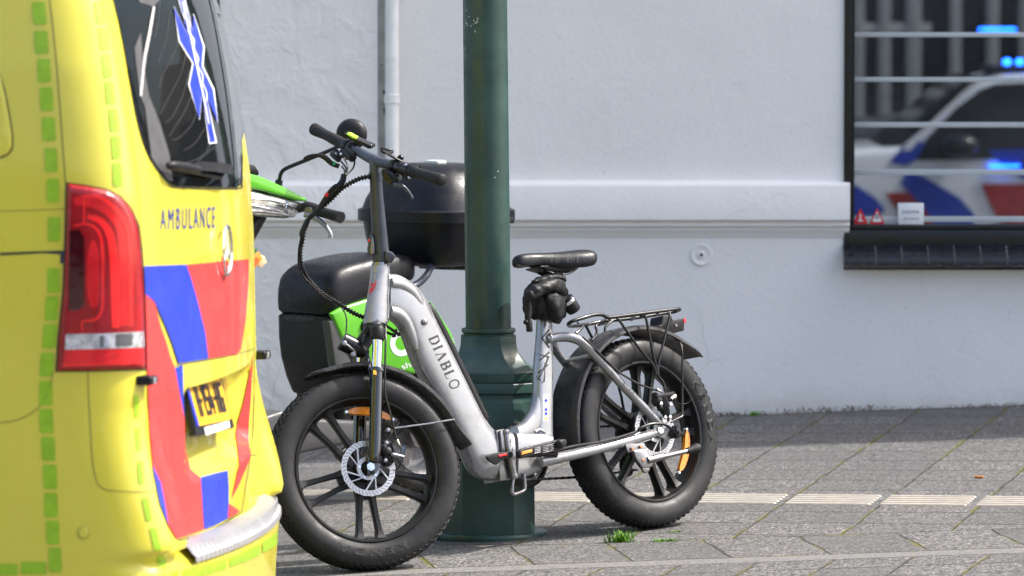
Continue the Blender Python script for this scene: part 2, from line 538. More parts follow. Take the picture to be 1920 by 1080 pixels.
# ============================================================ SETTING
# ---- pavement: one sheet, slightly tilted; joints, moss and exposed aggregate in its material
def pavement_material():
    m, nt, b, oc = mat0('aggregate_pavers')
    sp = nt.nodes.new('ShaderNodeSeparateXYZ')
    nt.links.new(oc, sp.inputs[0])
    wob = noise(nt, oc, 5, 3)
    x = X(nt, sp.outputs[0]) + (wob - .5) * .030
    y = X(nt, sp.outputs[1]) + (wob - .5) * .022
    def cells(u, period):
        f = u.fract()
        return f.mn(1 - f) * period
    # zone 1: slanting slabs behind the border
    u1 = (x - (y - 16.65) * .2217 - .646 + 20 * .322) / .322
    v1 = (y + x * .36 - 18.19) / .30 + 40
    d1a, d1b = cells(u1, .322), cells(v1, .30)
    cell1 = u1.op('FLOOR') * 13.7 + v1.op('FLOOR') * 7.3
    # zone 2: a single row along the kerb
    u2 = (x + (y - 16.65) * .157 - .84 + 20 * .283) / .283
    d2a = cells(u2, .283)
    cell2 = u2.op('FLOOR') * 5.1
    # zone 3: small slabs in front of the kerb band
    u3 = (x - (y - 16) * .27 + 20) / .22
    v3 = (y - 16.075 + 40 * .21) / .21
    d3a, d3b = cells(u3, .22), cells(v3, .21)
    cell3 = u3.op('FLOOR') * 3.3 + v3.op('FLOOR') * 9.1
    z1, z3 = y.gt(16.65), y.lt(16.075)
    kb = y.gt(16.075) * y.lt(16.185)
    z2 = (1 - z1) * (1 - z3) * (1 - kb)
    big = 10.0
    dm = (d1a + (1 - z1) * big).mn(d2a + (1 - z2) * big)                    # mossy joints
    dk = (y - 16.65).op('ABSOLUTE').mn((y - 16.195).op('ABSOLUTE'))
    dm = dm.mn(dk).mn(d3a + (1 - z3) * big)
    dp = (d1b + (1 - z1) * big).mn(d3b + (1 - z3) * big).mn((y - 16.07).op('ABSOLUTE'))
    cell = cell1 * z1 + cell2 * z2 + cell3 * z3
    rnd = (cell * 12.9898).op('SINE') * 43758.5
    rnd = rnd.fract()
    # aggregate grain
    vor = nt.nodes.new('ShaderNodeTexVoronoi')
    vor.inputs['Scale'].default_value = 165
    nt.links.new(oc, vor.inputs['Vector'])
    sv = nt.nodes.new('ShaderNodeSeparateColor')
    nt.links.new(vor.outputs['Color'], sv.inputs[0])
    g = X(nt, sv.outputs[0])
    g2 = noise(nt, oc, 330, 2)
    base = mix(nt, g.ramp(.05, .95), (.018, .018, .019), (.20, .196, .188))
    base = mix(nt, g2.ramp(.55, .75, 0, .6), base, (.03, .03, .031))
    base = mix(nt, X(nt, sv.outputs[1]).gt(.93) * .8, base, (.42, .40, .38))
    big1 = noise(nt, oc, 2.2, 5, .6)
    base = mix(nt, big1.ramp(.35, .7, 0, .35), base, (.10, .097, .09))
    base = mix(nt, rnd * .50, base, (.075, .075, .076))
    fine = noise(nt, oc, 26, 4, .6)
    base = mix(nt, fine.ramp(.45, .75, 0, .22), base, (.20, .19, .17))
    kerb = mix(nt, g.ramp(0, 1), (.12, .118, .112), (.20, .195, .187))
    base = mix(nt, kb, base, kerb)
    mossn = noise(nt, oc, 4.5, 4, .6)
    mossf = noise(nt, oc, 70, 3, .7)
    wdt = mossn.ramp(.44, .70, .0012, .0105) * mossf.ramp(.25, .7, .35, 1.35)
    moss = (wdt - dm).ramp(-.002, .002)
    mcol = mix(nt, mossf.ramp(.3, .7), (.055, .062, .014), (.135, .125, .040))
    dirt = (noise(nt, oc, 8, 2).ramp(.3, .7, .0022, .006) - dm.mn(dp)).ramp(-.002, .002)
    thin = (.0018 - dp).ramp(-.0015, .0015) * noise(nt, oc, 6, 2).ramp(.38, .6)
    base = mix(nt, dirt * .75, base, (.035, .032, .026))
    base = mix(nt, thin * .75, base, (.035, .032, .026))
    base = mix(nt, moss * mossn.ramp(.40, .55), base, mcol)
    nt.links.new(base.s, b.inputs['Base Color'])
    b.inputs['Roughness'].default_value = .88
    b.inputs['Specular IOR Level'].default_value = .25
    h = g * .55 + g2 * .4 - dirt * 2.5 - thin * 1.5 + fine * .8 + rnd * .5
    bump(nt, b, h, 1.0, .0016)
    return m
bm = new()
def gv(x, y): return bm.verts.new((x, y, gz(x, y)))
xs = [-60, -12, -6, -3, 0, 3, 6, 12, 60]
ys = [12.9, 14, 16, 18, 20.5]
g = [[gv(x, y) for x in xs] for y in ys]
for a, b in zip(g, g[1:]):
    for i in range(len(xs) - 1): bm.faces.new((a[i], a[i + 1], b[i + 1], b[i]))
pav = link('pavement', bm, pavement_material(), sharp=80)
pav['kind'] = 'structure'
# road in front (12 cm lower than the pavement edge), reaching to the far kerb
bm = new()
def rz(x, y): return GX * (x + .05) + GY * (12.9 - 17) - .12 + (y - 12.9) * .006
xs = [-250, -60, -12, 0, 12, 60, 250]
g = [[bm.verts.new((x, y, rz(x, y) if abs(x) < 61 else rz(math.copysign(60, x), y))) for x in xs] for y in (-2.0, 6, 12.9)]
for a, b in zip(g, g[1:]):
    for i in range(len(xs) - 1): bm.faces.new((a[i], a[i + 1], b[i + 1], b[i]))
road = link('road', bm, mat('worn_clinker_road', (.19, .18, .17), .85, var=.35, vs=4, bmp=.004, bs=120), sharp=80)
road['kind'] = 'structure'
bm = new()
for y0, s in ((12.9, 1), (-2.0, -1)):
    for i in range(-24, 24):
        x0, x1 = i * 2.5 + .006, i * 2.5 + 2.494
        q = []
        for x in (x0, x1):
            zt = gz(x, 12.9) + .002 if s > 0 else rz(x, -2) + .12
            q.append([V((x, y0 - .14 * s, zt - .16)), V((x, y0 - .135 * s, zt - .012)), V((x, y0 - .12 * s, zt)), V((x, y0 + .01 * s, zt))])
        bridge_rings(bm, q, closed=False)
kb = link('kerb', bm, mat('concrete_kerb', (.30, .295, .28), .85, var=.2, vs=7, bmp=.003, bs=120))
kb['kind'] = 'structure'
bm = new()
g = [[bm.verts.new((x, y, rz(x, -2) + .12 + (-2 - y) * .02)) for x in (-60, -20, 0, 20, 60)] for y in (-2.0, -5.2)]
for i in range(4): bm.faces.new((g[0][i], g[0][i + 1], g[1][i + 1], g[1][i]))
fp = link('far_pavement', bm, mat('far_pavers', (.30, .29, .27), .85, var=.2, vs=5), sharp=80)
fp['kind'] = 'structure'
# wide base sheet so that nothing ends in mid-air
bm = new()
q = [bm.verts.new(p) for p in ((-400, -400, -2.9), (400, -400, -2.9), (400, 400, -2.9), (-400, 400, -2.9))]
bm.faces.new(q)
gr = link('ground', bm, mat('earth', (.10, .09, .07), .9), sharp=80)
gr['kind'] = 'structure'

# ---- ribbed tactile tiles let into the pavement
def tactile():
    bm = new()
    d = V((1.38, -.55, GX * 1.38 - GY * .55)).normalized()
    e = V((math.sin(R(12.5)), math.cos(R(12.5)), 0))
    e.z = GX * e.x + GY * e.y
    o = gpt(1474, 937)
    P = .3075
    for k in range(-12, 7):
        a0 = o + d * (P * (k - 1)) + d * .012
        L = P - .026
        for r in range(5):
            c = a0 + e * (-.104 + .052 * r)
            p = []
            for t, hgt, wd in ((0, .0005, .008), (.006, .0045, .0105), (L - .006, .0045, .0105), (L, .0005, .008)):
                q = c + d * t
                nz = V((0, 0, 1))
                p.append([q - e * (wd + .004) + nz * .0006, q - e * wd + nz * hgt, q + e * wd + nz * hgt, q + e * (wd + .004) + nz * .0006])
            bridge_rings(bm, p, closed=False)
            for i in (0, -1): pass
    o2 = link('tactile_paving', bm, M['tactile'], sharp=25)
    o2['kind'] = 'structure'
tactile()

# ---- the white buildings
def plaster(name, rough_amt, scale):
    m, nt, b, oc = mat0(name)
    sp = nt.nodes.new('ShaderNodeSeparateXYZ')
    nt.links.new(oc, sp.inputs[0])
    n1 = noise(nt, oc, 1.6, 5, .6)
    c = mix(nt, n1.ramp(.3, .7), (.785, .765, .74), (.83, .81, .785))
    n2 = noise(nt, oc, 7, 6, .65)
    c = mix(nt, n2.ramp(.58, .8, 0, .22), c, (.52, .51, .49))
    z = X(nt, sp.outputs[2])
    n3 = noise(nt, oc, 13, 5, .7)
    splash = (z + n3 * .16 - .14).ramp(.0, .16, 1, 0)
    c = mix(nt, splash * .5, c, (.44, .42, .38))
    n4 = noise(nt, oc, 90, 2, .5)
    c = mix(nt, n4.ramp(.70, .76, 0, .45), c, (.42, .40, .38))
    mp = nt.nodes.new('ShaderNodeMapping')
    mp.inputs['Scale'].default_value = (9, 9, .55)
    nt.links.new(oc, mp.inputs[0])
    n5 = noise(nt, mp.outputs[0], 1.0, 4, .6)
    c = mix(nt, n5.ramp(.56, .78, 0, .07) , c, (.55, .53, .50))
    vo = nt.nodes.new('ShaderNodeTexVoronoi')
    vo.feature = 'DISTANCE_TO_EDGE'
    vo.inputs['Scale'].default_value = 1.15
    wv = nt.nodes.new('ShaderNodeMix')
    wv.data_type = 'VECTOR'
    wv.inputs[0].default_value = .16
    ns = nt.nodes.new('ShaderNodeTexNoise')
    ns.inputs['Scale'].default_value = 3.0
    ns.inputs['Detail'].default_value = 8
    nt.links.new(oc, ns.inputs['Vector'])
    nt.links.new(oc, wv.inputs[4])
    nt.links.new(ns.outputs['Color'], wv.inputs[5])
    nt.links.new(wv.outputs[1], vo.inputs['Vector'])
    crack = X(nt, vo.outputs['Distance']).ramp(.0008, .0030, 1, 0) * noise(nt, oc, 1.1, 2).ramp(.50, .62)
    c = mix(nt, crack * .40, c, (.40, .39, .37))
    nt.links.new(c.s, b.inputs['Base Color'])
    b.inputs['Roughness'].default_value = .75
    b.inputs['Specular IOR Level'].default_value = .3
    ha = noise(nt, oc, scale, 4, .55, .6).ramp(.35, .75) * rough_amt
    hb = noise(nt, oc, 60, 4, .6) * .28
    hc = noise(nt, oc, 3.1, 2) * .5
    bump(nt, b, ha + hb + hc, .6, .008)
    return m
WY = 20.35
plR, plL = plaster('smooth_white_render', .12, 11), plaster('lumpy_white_render', .75, 9)
TOP = 6.0
WX0 = at_y(1582, 300, WY).x
GLASS_B = at_y(1600, 421, WY + .05).z
FR_B = at_y(1600, 456, WY).z
SILL_B = at_y(1600, 497, WY - .05).z
LED_T, LED_B = at_y(1200, 345, WY - .05).z, at_y(1200, 414, WY - .05).z
WIN_T, WIN_R = 3.1, WX0 + 2.4
house = thing('townhouse', 'white rendered house with a moulded ledge and black framed window beside the pole', 'building', (3.5, WY, gz(3.5, WY)))
def quad(bm, a, b, c, d): bm.faces.new([bm.verts.new(p) for p in (a, b, c, d)])
bm = new()
XL, XR, DEP = -.455, 9.0, 5.0
def wallface(bm, x0, x1, z0, z1, y=WY, step=.25):
    quad(bm, V((x0, y, z0)), V((x1, y, z0)), V((x1, y, z1)), V((x0, y, z1)))
wallface(bm, XL, WX0, -1.2, TOP)
wallface(bm, WX0, WIN_R, -1.2, SILL_B - .02)
wallface(bm, WX0, WIN_R, WIN_T, TOP)
wallface(bm, WIN_R, XR, -1.2, TOP)
for xx in (WX0, WIN_R): quad(bm, V((xx, WY, SILL_B - .02)), V((xx, WY + .3, SILL_B - .02)), V((xx, WY + .3, WIN_T)), V((xx, WY, WIN_T)))
quad(bm, V((WX0, WY, WIN_T)), V((WIN_R, WY, WIN_T)), V((WIN_R, WY + .3, WIN_T)), V((WX0, WY + .3, WIN_T)))
quad(bm, V((WX0, WY, SILL_B - .02)), V((WIN_R, WY, SILL_B - .02)), V((WIN_R, WY + .3, SILL_B - .02)), V((WX0, WY + .3, SILL_B - .02)))
quad(bm, V((XL, WY, -1.2)), V((XL, WY, TOP)), V((XL, WY + DEP, TOP)), V((XL, WY + DEP, -1.2)))
quad(bm, V((XR, WY, -1.2)), V((XR, WY, TOP)), V((XR, WY + DEP, TOP)), V((XR, WY + DEP, -1.2)))
quad(bm, V((XL, WY + DEP, -1.2)), V((XL, WY + DEP, TOP)), V((XR, WY + DEP, TOP)), V((XR, WY + DEP, -1.2)))
link('wall', bm, plR, house, sharp=20)
bm = new()
roofm = mat('roof_felt', (.09, .085, .08), .8)
box(bm, V(((XL + XR) / 2, WY + DEP / 2, TOP + .04)), (V(((XR - XL) / 2, 0, 0)), V((0, DEP / 2, 0)), V((0, 0, .04))))
link('roof', bm, roofm, house)
def ledge(bm, x0, x1, y, endr=True):
    t, b = LED_T, LED_B
    prof = [(0, t + .012), (-.004, t + .006), (-.034, t + .001), (-.043, t - .004), (-.047, t - .012), (-.048, b + .004), (-.045, b), (-.030, b - .001), (-.028, b - .006), (-.031, b - .012), (-.033, b - .017),
            (-.030, b - .022), (-.020, b - .024), (-.018, b - .030), (-.019, b - .034), (-.010, b - .044), (-.005, b - .058), (0, b - .066)]
    rnd = random.Random(3)
    xs = [x0 + (x1 - x0) * i / 60 for i in range(61)]
    rings = []
    for i, x in enumerate(xs):
        w = .0003
        rings.append([V((x, y + p[0] + rnd.uniform(-w, w), p[1] + rnd.uniform(-w, w))) for p in prof])
    vs = bridge_rings(bm, rings, closed=False)
    for r in (vs[0], vs[-1]): bm.faces.new(r)
bm = new()
LEDX1 = at_y(1594, 380, WY - .05).x
ledge(bm, XL + .035, LEDX1, WY)
link('ledge', bm, plR, house, sharp=30)
# anchor rosette
bm = new()
c = at_y(1315, 478, WY)
Mx = frame_M(c, V((1, 0, 0)), V((0, -1, 0)), V((0, 0, 1)))
lathe(bm, [(0.0405, .0), (.039, .0055), (.036, .007), (.032, .0055), (.026, .003), (.0145, .0015), (.0135, .006), (.0115, .0085), (.0062, .0085), (.0055, .0)], Mx, 32, closed=False)
ap = link('anchor_plate', bm, plR, house, sharp=50)
bm = new()
lathe(bm, [(.0, .002), (.0056, .002)], Mx, 16, closed=False)
link('bolt_hole', bm, M['darkgap'], ap)
# window
bm = new()
FY = WY - .012
def hbox(bm, x0, x1, y0, y1, z0, z1, bev=.003):
    box(bm, V(((x0 + x1) / 2, (y0 + y1) / 2, (z0 + z1) / 2)), (V(((x1 - x0) / 2, 0, 0)), V((0, (y1 - y0) / 2, 0)), V((0, 0, (z1 - z0) / 2))), bev)
GX0 = at_y(1601, 300, WY + .06).x
hbox(bm, WX0, GX0 - .012, FY, WY + .12, LED_T - .008, WIN_T, .004)
hbox(bm, WX0 + .03, GX0 - .012, FY + .055, WY + .12, FR_B, LED_T - .0085, .003)
hbox(bm, GX0 - .0115, GX0, FY + .035, WY + .12, FR_B, WIN_T, .002)
hbox(bm, WX0 + .001, WIN_R, FY + .001, WY + .121, FR_B - .02, GLASS_B - .018, .005)
hbox(bm, GX0 - .011, WIN_R, FY + .03, WY + .122, GLASS_B - .0175, GLASS_B, .002)
hbox(bm, GX0, WIN_R, FY, WY + .12, WIN_T - .08, WIN_T, .003)
hbox(bm, WIN_R - .06, WIN_R, FY, WY + .12, GLASS_B, WIN_T - .081, .003)
win = link('window', bm, M['frameblack'], house, sharp=30)
def mirror_glass():
    m, nt, b, oc = mat0('coated_window_glass')
    gl = nt.nodes.new('ShaderNodeBsdfGlossy')
    gl.inputs['Roughness'].default_value = .004
    gl.inputs['Color'].default_value = (.82, .90, .95, 1)
    tr = nt.nodes.new('ShaderNodeBsdfTransparent')
    tr.inputs['Color'].default_value = (.35, .37, .38, 1)
    ms = nt.nodes.new('ShaderNodeMixShader')
    ms.inputs[0].default_value = .36
    nt.links.new(tr.outputs[0], ms.inputs[1])
    nt.links.new(gl.outputs[0], ms.inputs[2])
    df = nt.nodes.new('ShaderNodeBsdfDiffuse')
    df.inputs['Color'].default_value = (.5, .52, .54, 1)
    m2 = nt.nodes.new('ShaderNodeMixShader')
    haze = noise(nt, oc, 3.5, 5, .6).ramp(.3, .75, .012, .06)  # pale haze mixed into the pane to lower the reflection's contrast
    nt.links.new(haze.s, m2.inputs[0])
    nt.links.new(ms.outputs[0], m2.inputs[1])
    nt.links.new(df.outputs[0], m2.inputs[2])
    nt.links.new(m2.outputs[0], nt.nodes['Material Output'].inputs[0])
    return m
GLY = WY + .06
bm = new()
wallface(bm, GX0, WIN_R - .06, GLASS_B, WIN_T - .08, GLY)
link('pane', bm, mirror_glass(), win)
# dark room behind the pane
bm = new()
x0, x1, z0, z1, yb = GX0 - .2, WIN_R + .2, .3, WIN_T + .1, WY + 2.2
quad(bm, V((x0, yb, z0)), V((x1, yb, z0)), V((x1, yb, z1)), V((x0, yb, z1)))
for xx in (x0, x1): quad(bm, V((xx, WY + .13, z0)), V((xx, yb, z0)), V((xx, yb, z1)), V((xx, WY + .13, z1)))
for zz in (z0, z1): quad(bm, V((x0, WY + .13, zz)), V((x1, WY + .13, zz)), V((x1, yb, zz)), V((x0, yb, zz)))
link('room', bm, mat('dark_room', (.02, .02, .021), .9), house)
bm = new()
for k, (py, hw) in enumerate(((65, 4.5), (149, 4.5), (234, 5), (323, 5.5), (411, 5.5))):
    p = at_y(1700, py, GLY - .003)
    h = hw / FPX * GLY
    hbox(bm, GX0 + .001, WIN_R - .061, GLY - .004, GLY - .0012, p.z - h, p.z + h, .0008)
sl = link('white_band', bm, M['bandwhite'], win)  # plain white bands laid on the front of the pane
# stickers and card
def tri(bm, cx, cy, h, w, y):
    pts = rounded([(cx, cy - h), (cx + w, cy + h), (cx - w, cy + h)], 3)
    slab(bm, [at_y(a, b, y) for a, b in pts], V((0, .0012, 0)))
for cx, solid in ((1613.5, True), (1644.5, False)):
    bm = new()
    tri(bm, cx, 405, 15, 14.5, GLY - .006)
    st = link('warning_sticker', bm, M['red'], win, label='red and white triangular warning sticker, mostly red' if solid else 'red and white triangular warning sticker, mostly white')
    bm = new()
    if solid:
        slab(bm, [at_y(a, b, GLY - .0075) for a, b in [(cx - 6, 415), (cx - 2, 411), (cx - 1.5, 401), (cx + 1, 401), (cx + 1, 411), (cx + 6, 415)]], V((0, .0012, 0)))
        link('symbol', bm, M['white'], st)
    else:
        tri(bm, cx, 406, 10, 9.5, GLY - .0075)
        link('symbol', bm, M['white'], st)
        bm = new()
        for a, b, w in ((cx, 403, 4.5), (cx, 408, 3)):
            slab(bm, [at_y(a - w, b - 1.5, GLY - .009), at_y(a + w, b - 1.5, GLY - .009), at_y(a + w, b + 1.5, GLY - .009), at_y(a - w, b + 1.5, GLY - .009)], V((0, .001, 0)))
        link('symbol', bm, M['greyink'], st)
bm = new()
a, b = at_y(1684, 381, GLY - .03), at_y(1732, 420, GLY - .03)
hbox(bm, a.x, b.x, GLY - .03, GLY - .006, GLASS_B + .0006, a.z, .001)
card = tagged(link('display_card', bm, M['white']), 'small white card reading DELMA standing on the window ledge', 'card')
def flat_text(txt, x0, x1, ybase, ytop, Y, mt, parent, name='lettering', spacing=1.0):
    bm = new()
    lay_text(bm, txt, lambda u, v, w: at_y(x0 + (x1 - x0) * u, ybase + (ytop - ybase) * v, Y), spacing)
    return link(name, bm, mt, parent)
navy = mat('navy_ink', (.03, .035, .16), .5)
flat_text('DELMA', 1692, 1724, 400, 394, GLY - .031, navy, card)
bm = new()
for xx, w in ((1694, 9), (1705, 18)):
    slab(bm, [at_y(xx, 409.5, GLY - .031), at_y(xx + w, 409.5, GLY - .031), at_y(xx + w, 411, GLY - .031), at_y(xx, 411, GLY - .031)], V((0, .0008, 0)))
link('small_print', bm, M['greyink'], card)
# tiled sill
bm = new()
rnd = random.Random(5)
tw = 49.3 / FPX * (WY - .05)
x = WX0 - .012
i = 0
SB, ST = SILL_B, at_y(1700, 459, WY - .012).z
SF = at_y(1700, 484, WY - .085).z
w0 = at_y(1643, 490, WY - .085).x - (WX0 - .002)
xs = [WX0 - .004] + [at_y(1643 + 49.3 * k, 490, WY - .085).x for k in range(0, 28)]
for a, b in zip(xs, xs[1:]):
    if b > WIN_R: break
    g2 = .0018
    prof = [(WY + .02, ST + .004), (WY - .012, ST), (WY - .074, SF + .006), (WY - .082, SF + .001), (WY - .085, SF - .008), (WY - .085, SB), (WY + .02, SB)]
    dz = rnd.uniform(-.001, .001)
    bridge_rings(bm, [[V((q, p[0], p[1] + dz)) for p in prof] for q in (a + g2, b - g2)])
sill = link('sill', bm, M['tileblack'], win, sharp=25)
bm = new()
hbox(bm, xs[0] + .004, WIN_R - .05, WY - .0815, WY + .015, SB + .002, SB + .02, 0)
bridge_rings(bm, [[V((q, p[0], p[1])) for p in ((WY + .018, SB + .004), (WY + .018, ST + .001), (WY - .012, ST - .0025), (WY - .074, SF + .0035), (WY - .0825, SF - .008), (WY - .0825, SB + .004))] for q in (xs[0] + .004, WIN_R - .05)])
link('sill_bedding', bm, M['joint'], win)
# drain pipe in front of the recess
bm = new()
pr = 13 / FPX * WY
pc = at_y(735, 200, WY - .035)
cyl(bm, V((pc.x, WY - .035, LED_B - .6)), V((pc.x, WY - .035, 5.9)), pr, 24)
ztop = at_y(735, 185, WY).z
for zz, h, e in ((ztop, .016, .003), (ztop + .012, .003, .0045), (ztop - .012, .003, .0045)):
    cyl(bm, V((pc.x, WY - .035, zz - h)), V((pc.x, WY - .035, zz + h)), pr + e, 24, .0015)
hbox(bm, pc.x - .014, pc.x + .014, WY - .035, WY + .005, ztop - .010, ztop + .010, .001)
link('drain_pipe', bm, M['pipe'], house)
# neighbouring house on the left
X2 = at_y(708, 200, WY - .03).x
house2 = thing('townhouse', 'white house with lumpy render behind the parked scooter, beside the drain pipe', 'building', (-4, WY, gz(-4, WY)))
LY = WY - .03
bm = new()
wx1 = at_y(411, 30, LY).x
wz0 = at_y(400, 52, LY).z
wallface(bm, -9, X2, -1.6, wz0, LY)
wallface(bm, wx1, X2, wz0, TOP - .3, LY)
wallface(bm, -9, wx1 - 1.1, wz0, TOP - .3, LY)
wallface(bm, wx1 - 1.1, wx1, 3.0, TOP - .3, LY)
quad(bm, V((wx1, LY, wz0)), V((wx1, LY + .2, wz0)), V((wx1, LY + .2, 3.0)), V((wx1, LY, 3.0)))
quad(bm, V((X2, LY, -1.6)), V((X2, LY + 4, -1.6)), V((X2, LY + 4, TOP - .3)), V((X2, LY, TOP - .3)))
quad(bm, V((-9, LY, -1.6)), V((-9, LY + 4, -1.6)), V((-9, LY + 4, TOP - .3)), V((-9, LY, TOP - .3)))
quad(bm, V((-9, LY + 4, -1.6)), V((X2, LY + 4, -1.6)), V((X2, LY + 4, TOP - .3)), V((-9, LY + 4, TOP - .3)))
link('wall', bm, plL, house2, sharp=20)
bm = new()
hbox(bm, -9, X2, LY, LY + 4, TOP - .29, TOP - .22, .004)
link('roof', bm, roofm, house2)
bm = new()
ledge(bm, -8.9, X2, LY)
link('ledge', bm, plL, house2, sharp=30)
bm = new()
hbox(bm, wx1 - .045, wx1 + .001, LY - .01, LY + .1, wz0 - .002, 3.0, .003)
hbox(bm, wx1 - 1.1, wx1 - .046, LY - .01, LY + .1, wz0 - .002, wz0 + .06, .003)
w2 = link('window', bm, M['frameblack'], house2)
bm = new()
wallface(bm, wx1 - 1.1, wx1 - .045, wz0 + .06, 3.0, LY + .05)
link('pane', bm, M['vglass'], w2)
bm = new()
wallface(bm, X2, XL + .02, -1.6, TOP - .4, WY - .010)
rec = link('render_recess', bm, M['gap'], house2)
bm = new()
rnd = random.Random(11)
for (px, y0, y1, w) in ((720, 168, 182, 5), (721, 199, 216, 4), (716, 120, 124, 3), (719.5, 190, 198, 2.5)):
    poly = []
    for k in range(12):
        a = 2 * math.pi * k / 12
        poly.append(at_y(px + w / 2 * math.cos(a) * rnd.uniform(.7, 1.2), (y0 + y1) / 2 + (y1 - y0) / 2 * math.sin(a) * rnd.uniform(.85, 1.1), WY - .0115))
    slab(bm, poly, V((0, .001, 0)))
link_each('moss_stain', bm, M['darkgap'], house2)

# ---- far side of the street (seen in the window's reflection)
far = thing('shop_building', 'brick shop front with tall white posts and dark glass, reflected in the window', 'building', (4, -5.2, rz(4, -5.2)))
bm = new()
hbox(bm, -18, 24, -11, -5.5, -2, .1, .01)
hbox(bm, -18, 24, -11, -5.5, 3.2, 4.6, .01)
hbox(bm, -18, 24, -11, -8.5, .1, 3.2, 0)
link('wall', bm, M['facade'], far)
bm = new()
hbox(bm, -18, 24, -5.7, -5.65, .1, 3.2, 0)
link('shop_window', bm, mat('shop_glass', (.012, .013, .014), .35), far)
def refl(px, py, Y):
    d = ray(px, py)
    p = CAM + d * ((GLY - CAM.y) / d.y)
    d2 = V((d.x, -d.y, d.z))
    return p + d2 * ((Y - p.y) / d2.y)
for px, w in ((1608, .05), (1657, .05), (1712, .06), (1790, .045), (1560, .06), (1500, .05), (1860, .05), (1925, .07), (2010, .06)):
    p = refl(px, 100, -5.6)
    bm = new()
    hbox(bm, p.x - w, p.x + w, -5.64, -5.52, .1, 3.2, .005)
    link('window_post', bm, M['facadewhite'], far)
bm = new()
p = refl(1700, 50, -5.6)
hbox(bm, -18, refl(1745, 50, -5.6).x, -5.63, -5.53, p.z - .05, p.z + .03, .005)
link('transom', bm, M['facadewhite'], far)

rnd = random.Random(21)
bm = new()
for _ in range(650):
    x = rnd.uniform(-1.2, 2.2)
    y = WY - abs(rnd.gauss(0, .022)) - .003 - (.03 if x < X2 else 0)
    c = V((x, y, gz(x, y) + .001))
    r = rnd.uniform(.0015, .0048)
    k = bmesh.ops.create_icosphere(bm, subdivisions=1, radius=r)
    for v in k['verts']: v.co = V((v.co.x * rnd.uniform(.7, 1.4), v.co.y, v.co.z * .6)) + c
gt = link('grit', bm, mat('grit_crumbs', (.16, .14, .115), .9, var=.5, vs=160), sharp=20)
gt['kind'] = 'stuff'
gt['label'] = 'dark grit and crumbs gathered along the foot of the wall'
bm = new()
for _ in range(320):
    x = rnd.choice((rnd.gauss(1.15, .22), rnd.gauss(.75, .05), rnd.gauss(1.75, .25), rnd.uniform(.5, 2.2)))
    y = WY - abs(rnd.gauss(0, .008)) - .002
    b0 = V((x, y, gz(x, y)))
    h = rnd.uniform(.004, .022) * (1.3 if abs(x - 1.15) < .2 else .8)
    d = V((rnd.gauss(0, .8), -abs(rnd.gauss(0, .5)), 0)) * h
    s_ = V((rnd.uniform(.0006, .0014), 0, 0))
    q = [bm.verts.new(p) for p in (b0 - s_, b0 + s_, b0 + d * .5 + V((0, 0, h * .7)) + s_ * .6, b0 + d + V((0, 0, h)))]
    bm.faces.new(q)
wd = link('weeds', bm, mat('dry_weeds', (.13, .11, .05), .8, var=.5, vs=30), sharp=80)
wd['kind'] = 'stuff'
wd['label'] = 'thin dry weeds in the joint between wall and paving'

# ============================================================ LAMP POST
PY_ = 16.95
pc = at_y(916, 900, PY_)
PX_ = pc.x
PZ = gz(PX_, PY_)
pole = thing('lamp_post', 'tall dark green cast iron lamp post with bell shaped base in the pavement', 'lamp post', (PX_, PY_, PZ))
mpp = PY_ / FPX
def zat(py): return at_y(916, py, PY_).z
bm = new()
Z0 = zat(622)
rings = []
for z, r in ((Z0 - .02, 42.8), (Z0 + .6, 42.0), (Z0 + 1.5, 41.0), (Z0 + 3.4, 37)):
    rings.append([V((PX_ - max(0, z - Z0) * .0105 + r * mpp * math.cos(2 * math.pi * k / 64), PY_ + r * mpp * math.sin(2 * math.pi * k / 64), z)) for k in range(64)])
bridge_rings(bm, rings)
shaft = link('shaft', bm, M['pole'], pole, sharp=50)
bm = new()
Mz = frame_M(V((PX_, PY_, 0)), V((1, 0, 0)), V((0, 0, 1)), V((0, -1, 0)))
def zl(py): return zat(py)
lathe(bm, [(40 * mpp, zl(616)), (48.5 * mpp, zl(615)), (50.5 * mpp, zl(616)), (51 * mpp, zl(618)), (50.6 * mpp, zl(622)), (49 * mpp, zl(623.5)), (47 * mpp, zl(625)), (47 * mpp, zl(629)), (40 * mpp, zl(629))], Mz, 64)
link('collar', bm, M['pole'], pole, sharp=30)
# service door in the shaft
bm = new()
for a, b in (((868.5, 318), (876, 320)), ):
    pass
pts = []
def on_shaft(px, py, lift):
    z = at_y(px, py, PY_).z
    r = 42.0 * mpp
    dx = max(-1, min(1, (px - 915.5) / 42.2))
    a = math.asin(dx)
    return V((PX_ - max(0, z - Z0) * .0105 + (r + lift) * math.sin(a), PY_ - (r + lift) * math.cos(a), z))
line = [(880.5, 620)] + [(880.5, 620 - k * 28) for k in range(1, 11)] + [(880, 334), (878.5, 327), (876, 322.5), (873.8, 321)]
tube(bm, [on_shaft(x, y, .0004) for x, y in line], .0011, 6)
link('door_seam', bm, M['seam'] if False else M['ink'], shaft)
rnd = random.Random(4)
bm = new()
for cx_, cy_, n_, sp in ((877, 42, 9, 14), (899, 42, 9, 14), (934, 325, 2, 3), (905, 506, 3, 2)):
    for _ in range(n_):
        x, y = cx_ + rnd.gauss(0, 4.5), cy_ + rnd.gauss(0, sp)
        if not 874 < x < 945: continue
        w, h = rnd.uniform(.5, 1.5), rnd.uniform(.8, 3.2)
        bm.faces.new([bm.verts.new(on_shaft(x + w * math.cos(a) * rnd.uniform(.6, 1.2), y + h * math.sin(a) * rnd.uniform(.6, 1.2), .0005)) for a in (0, 1.1, 2.2, 3.3, 4.4, 5.5)])
link('paint_chip', bm, mat('chipped_primer', (.50, .52, .50), .7), shaft)['kind'] = 'stuff'
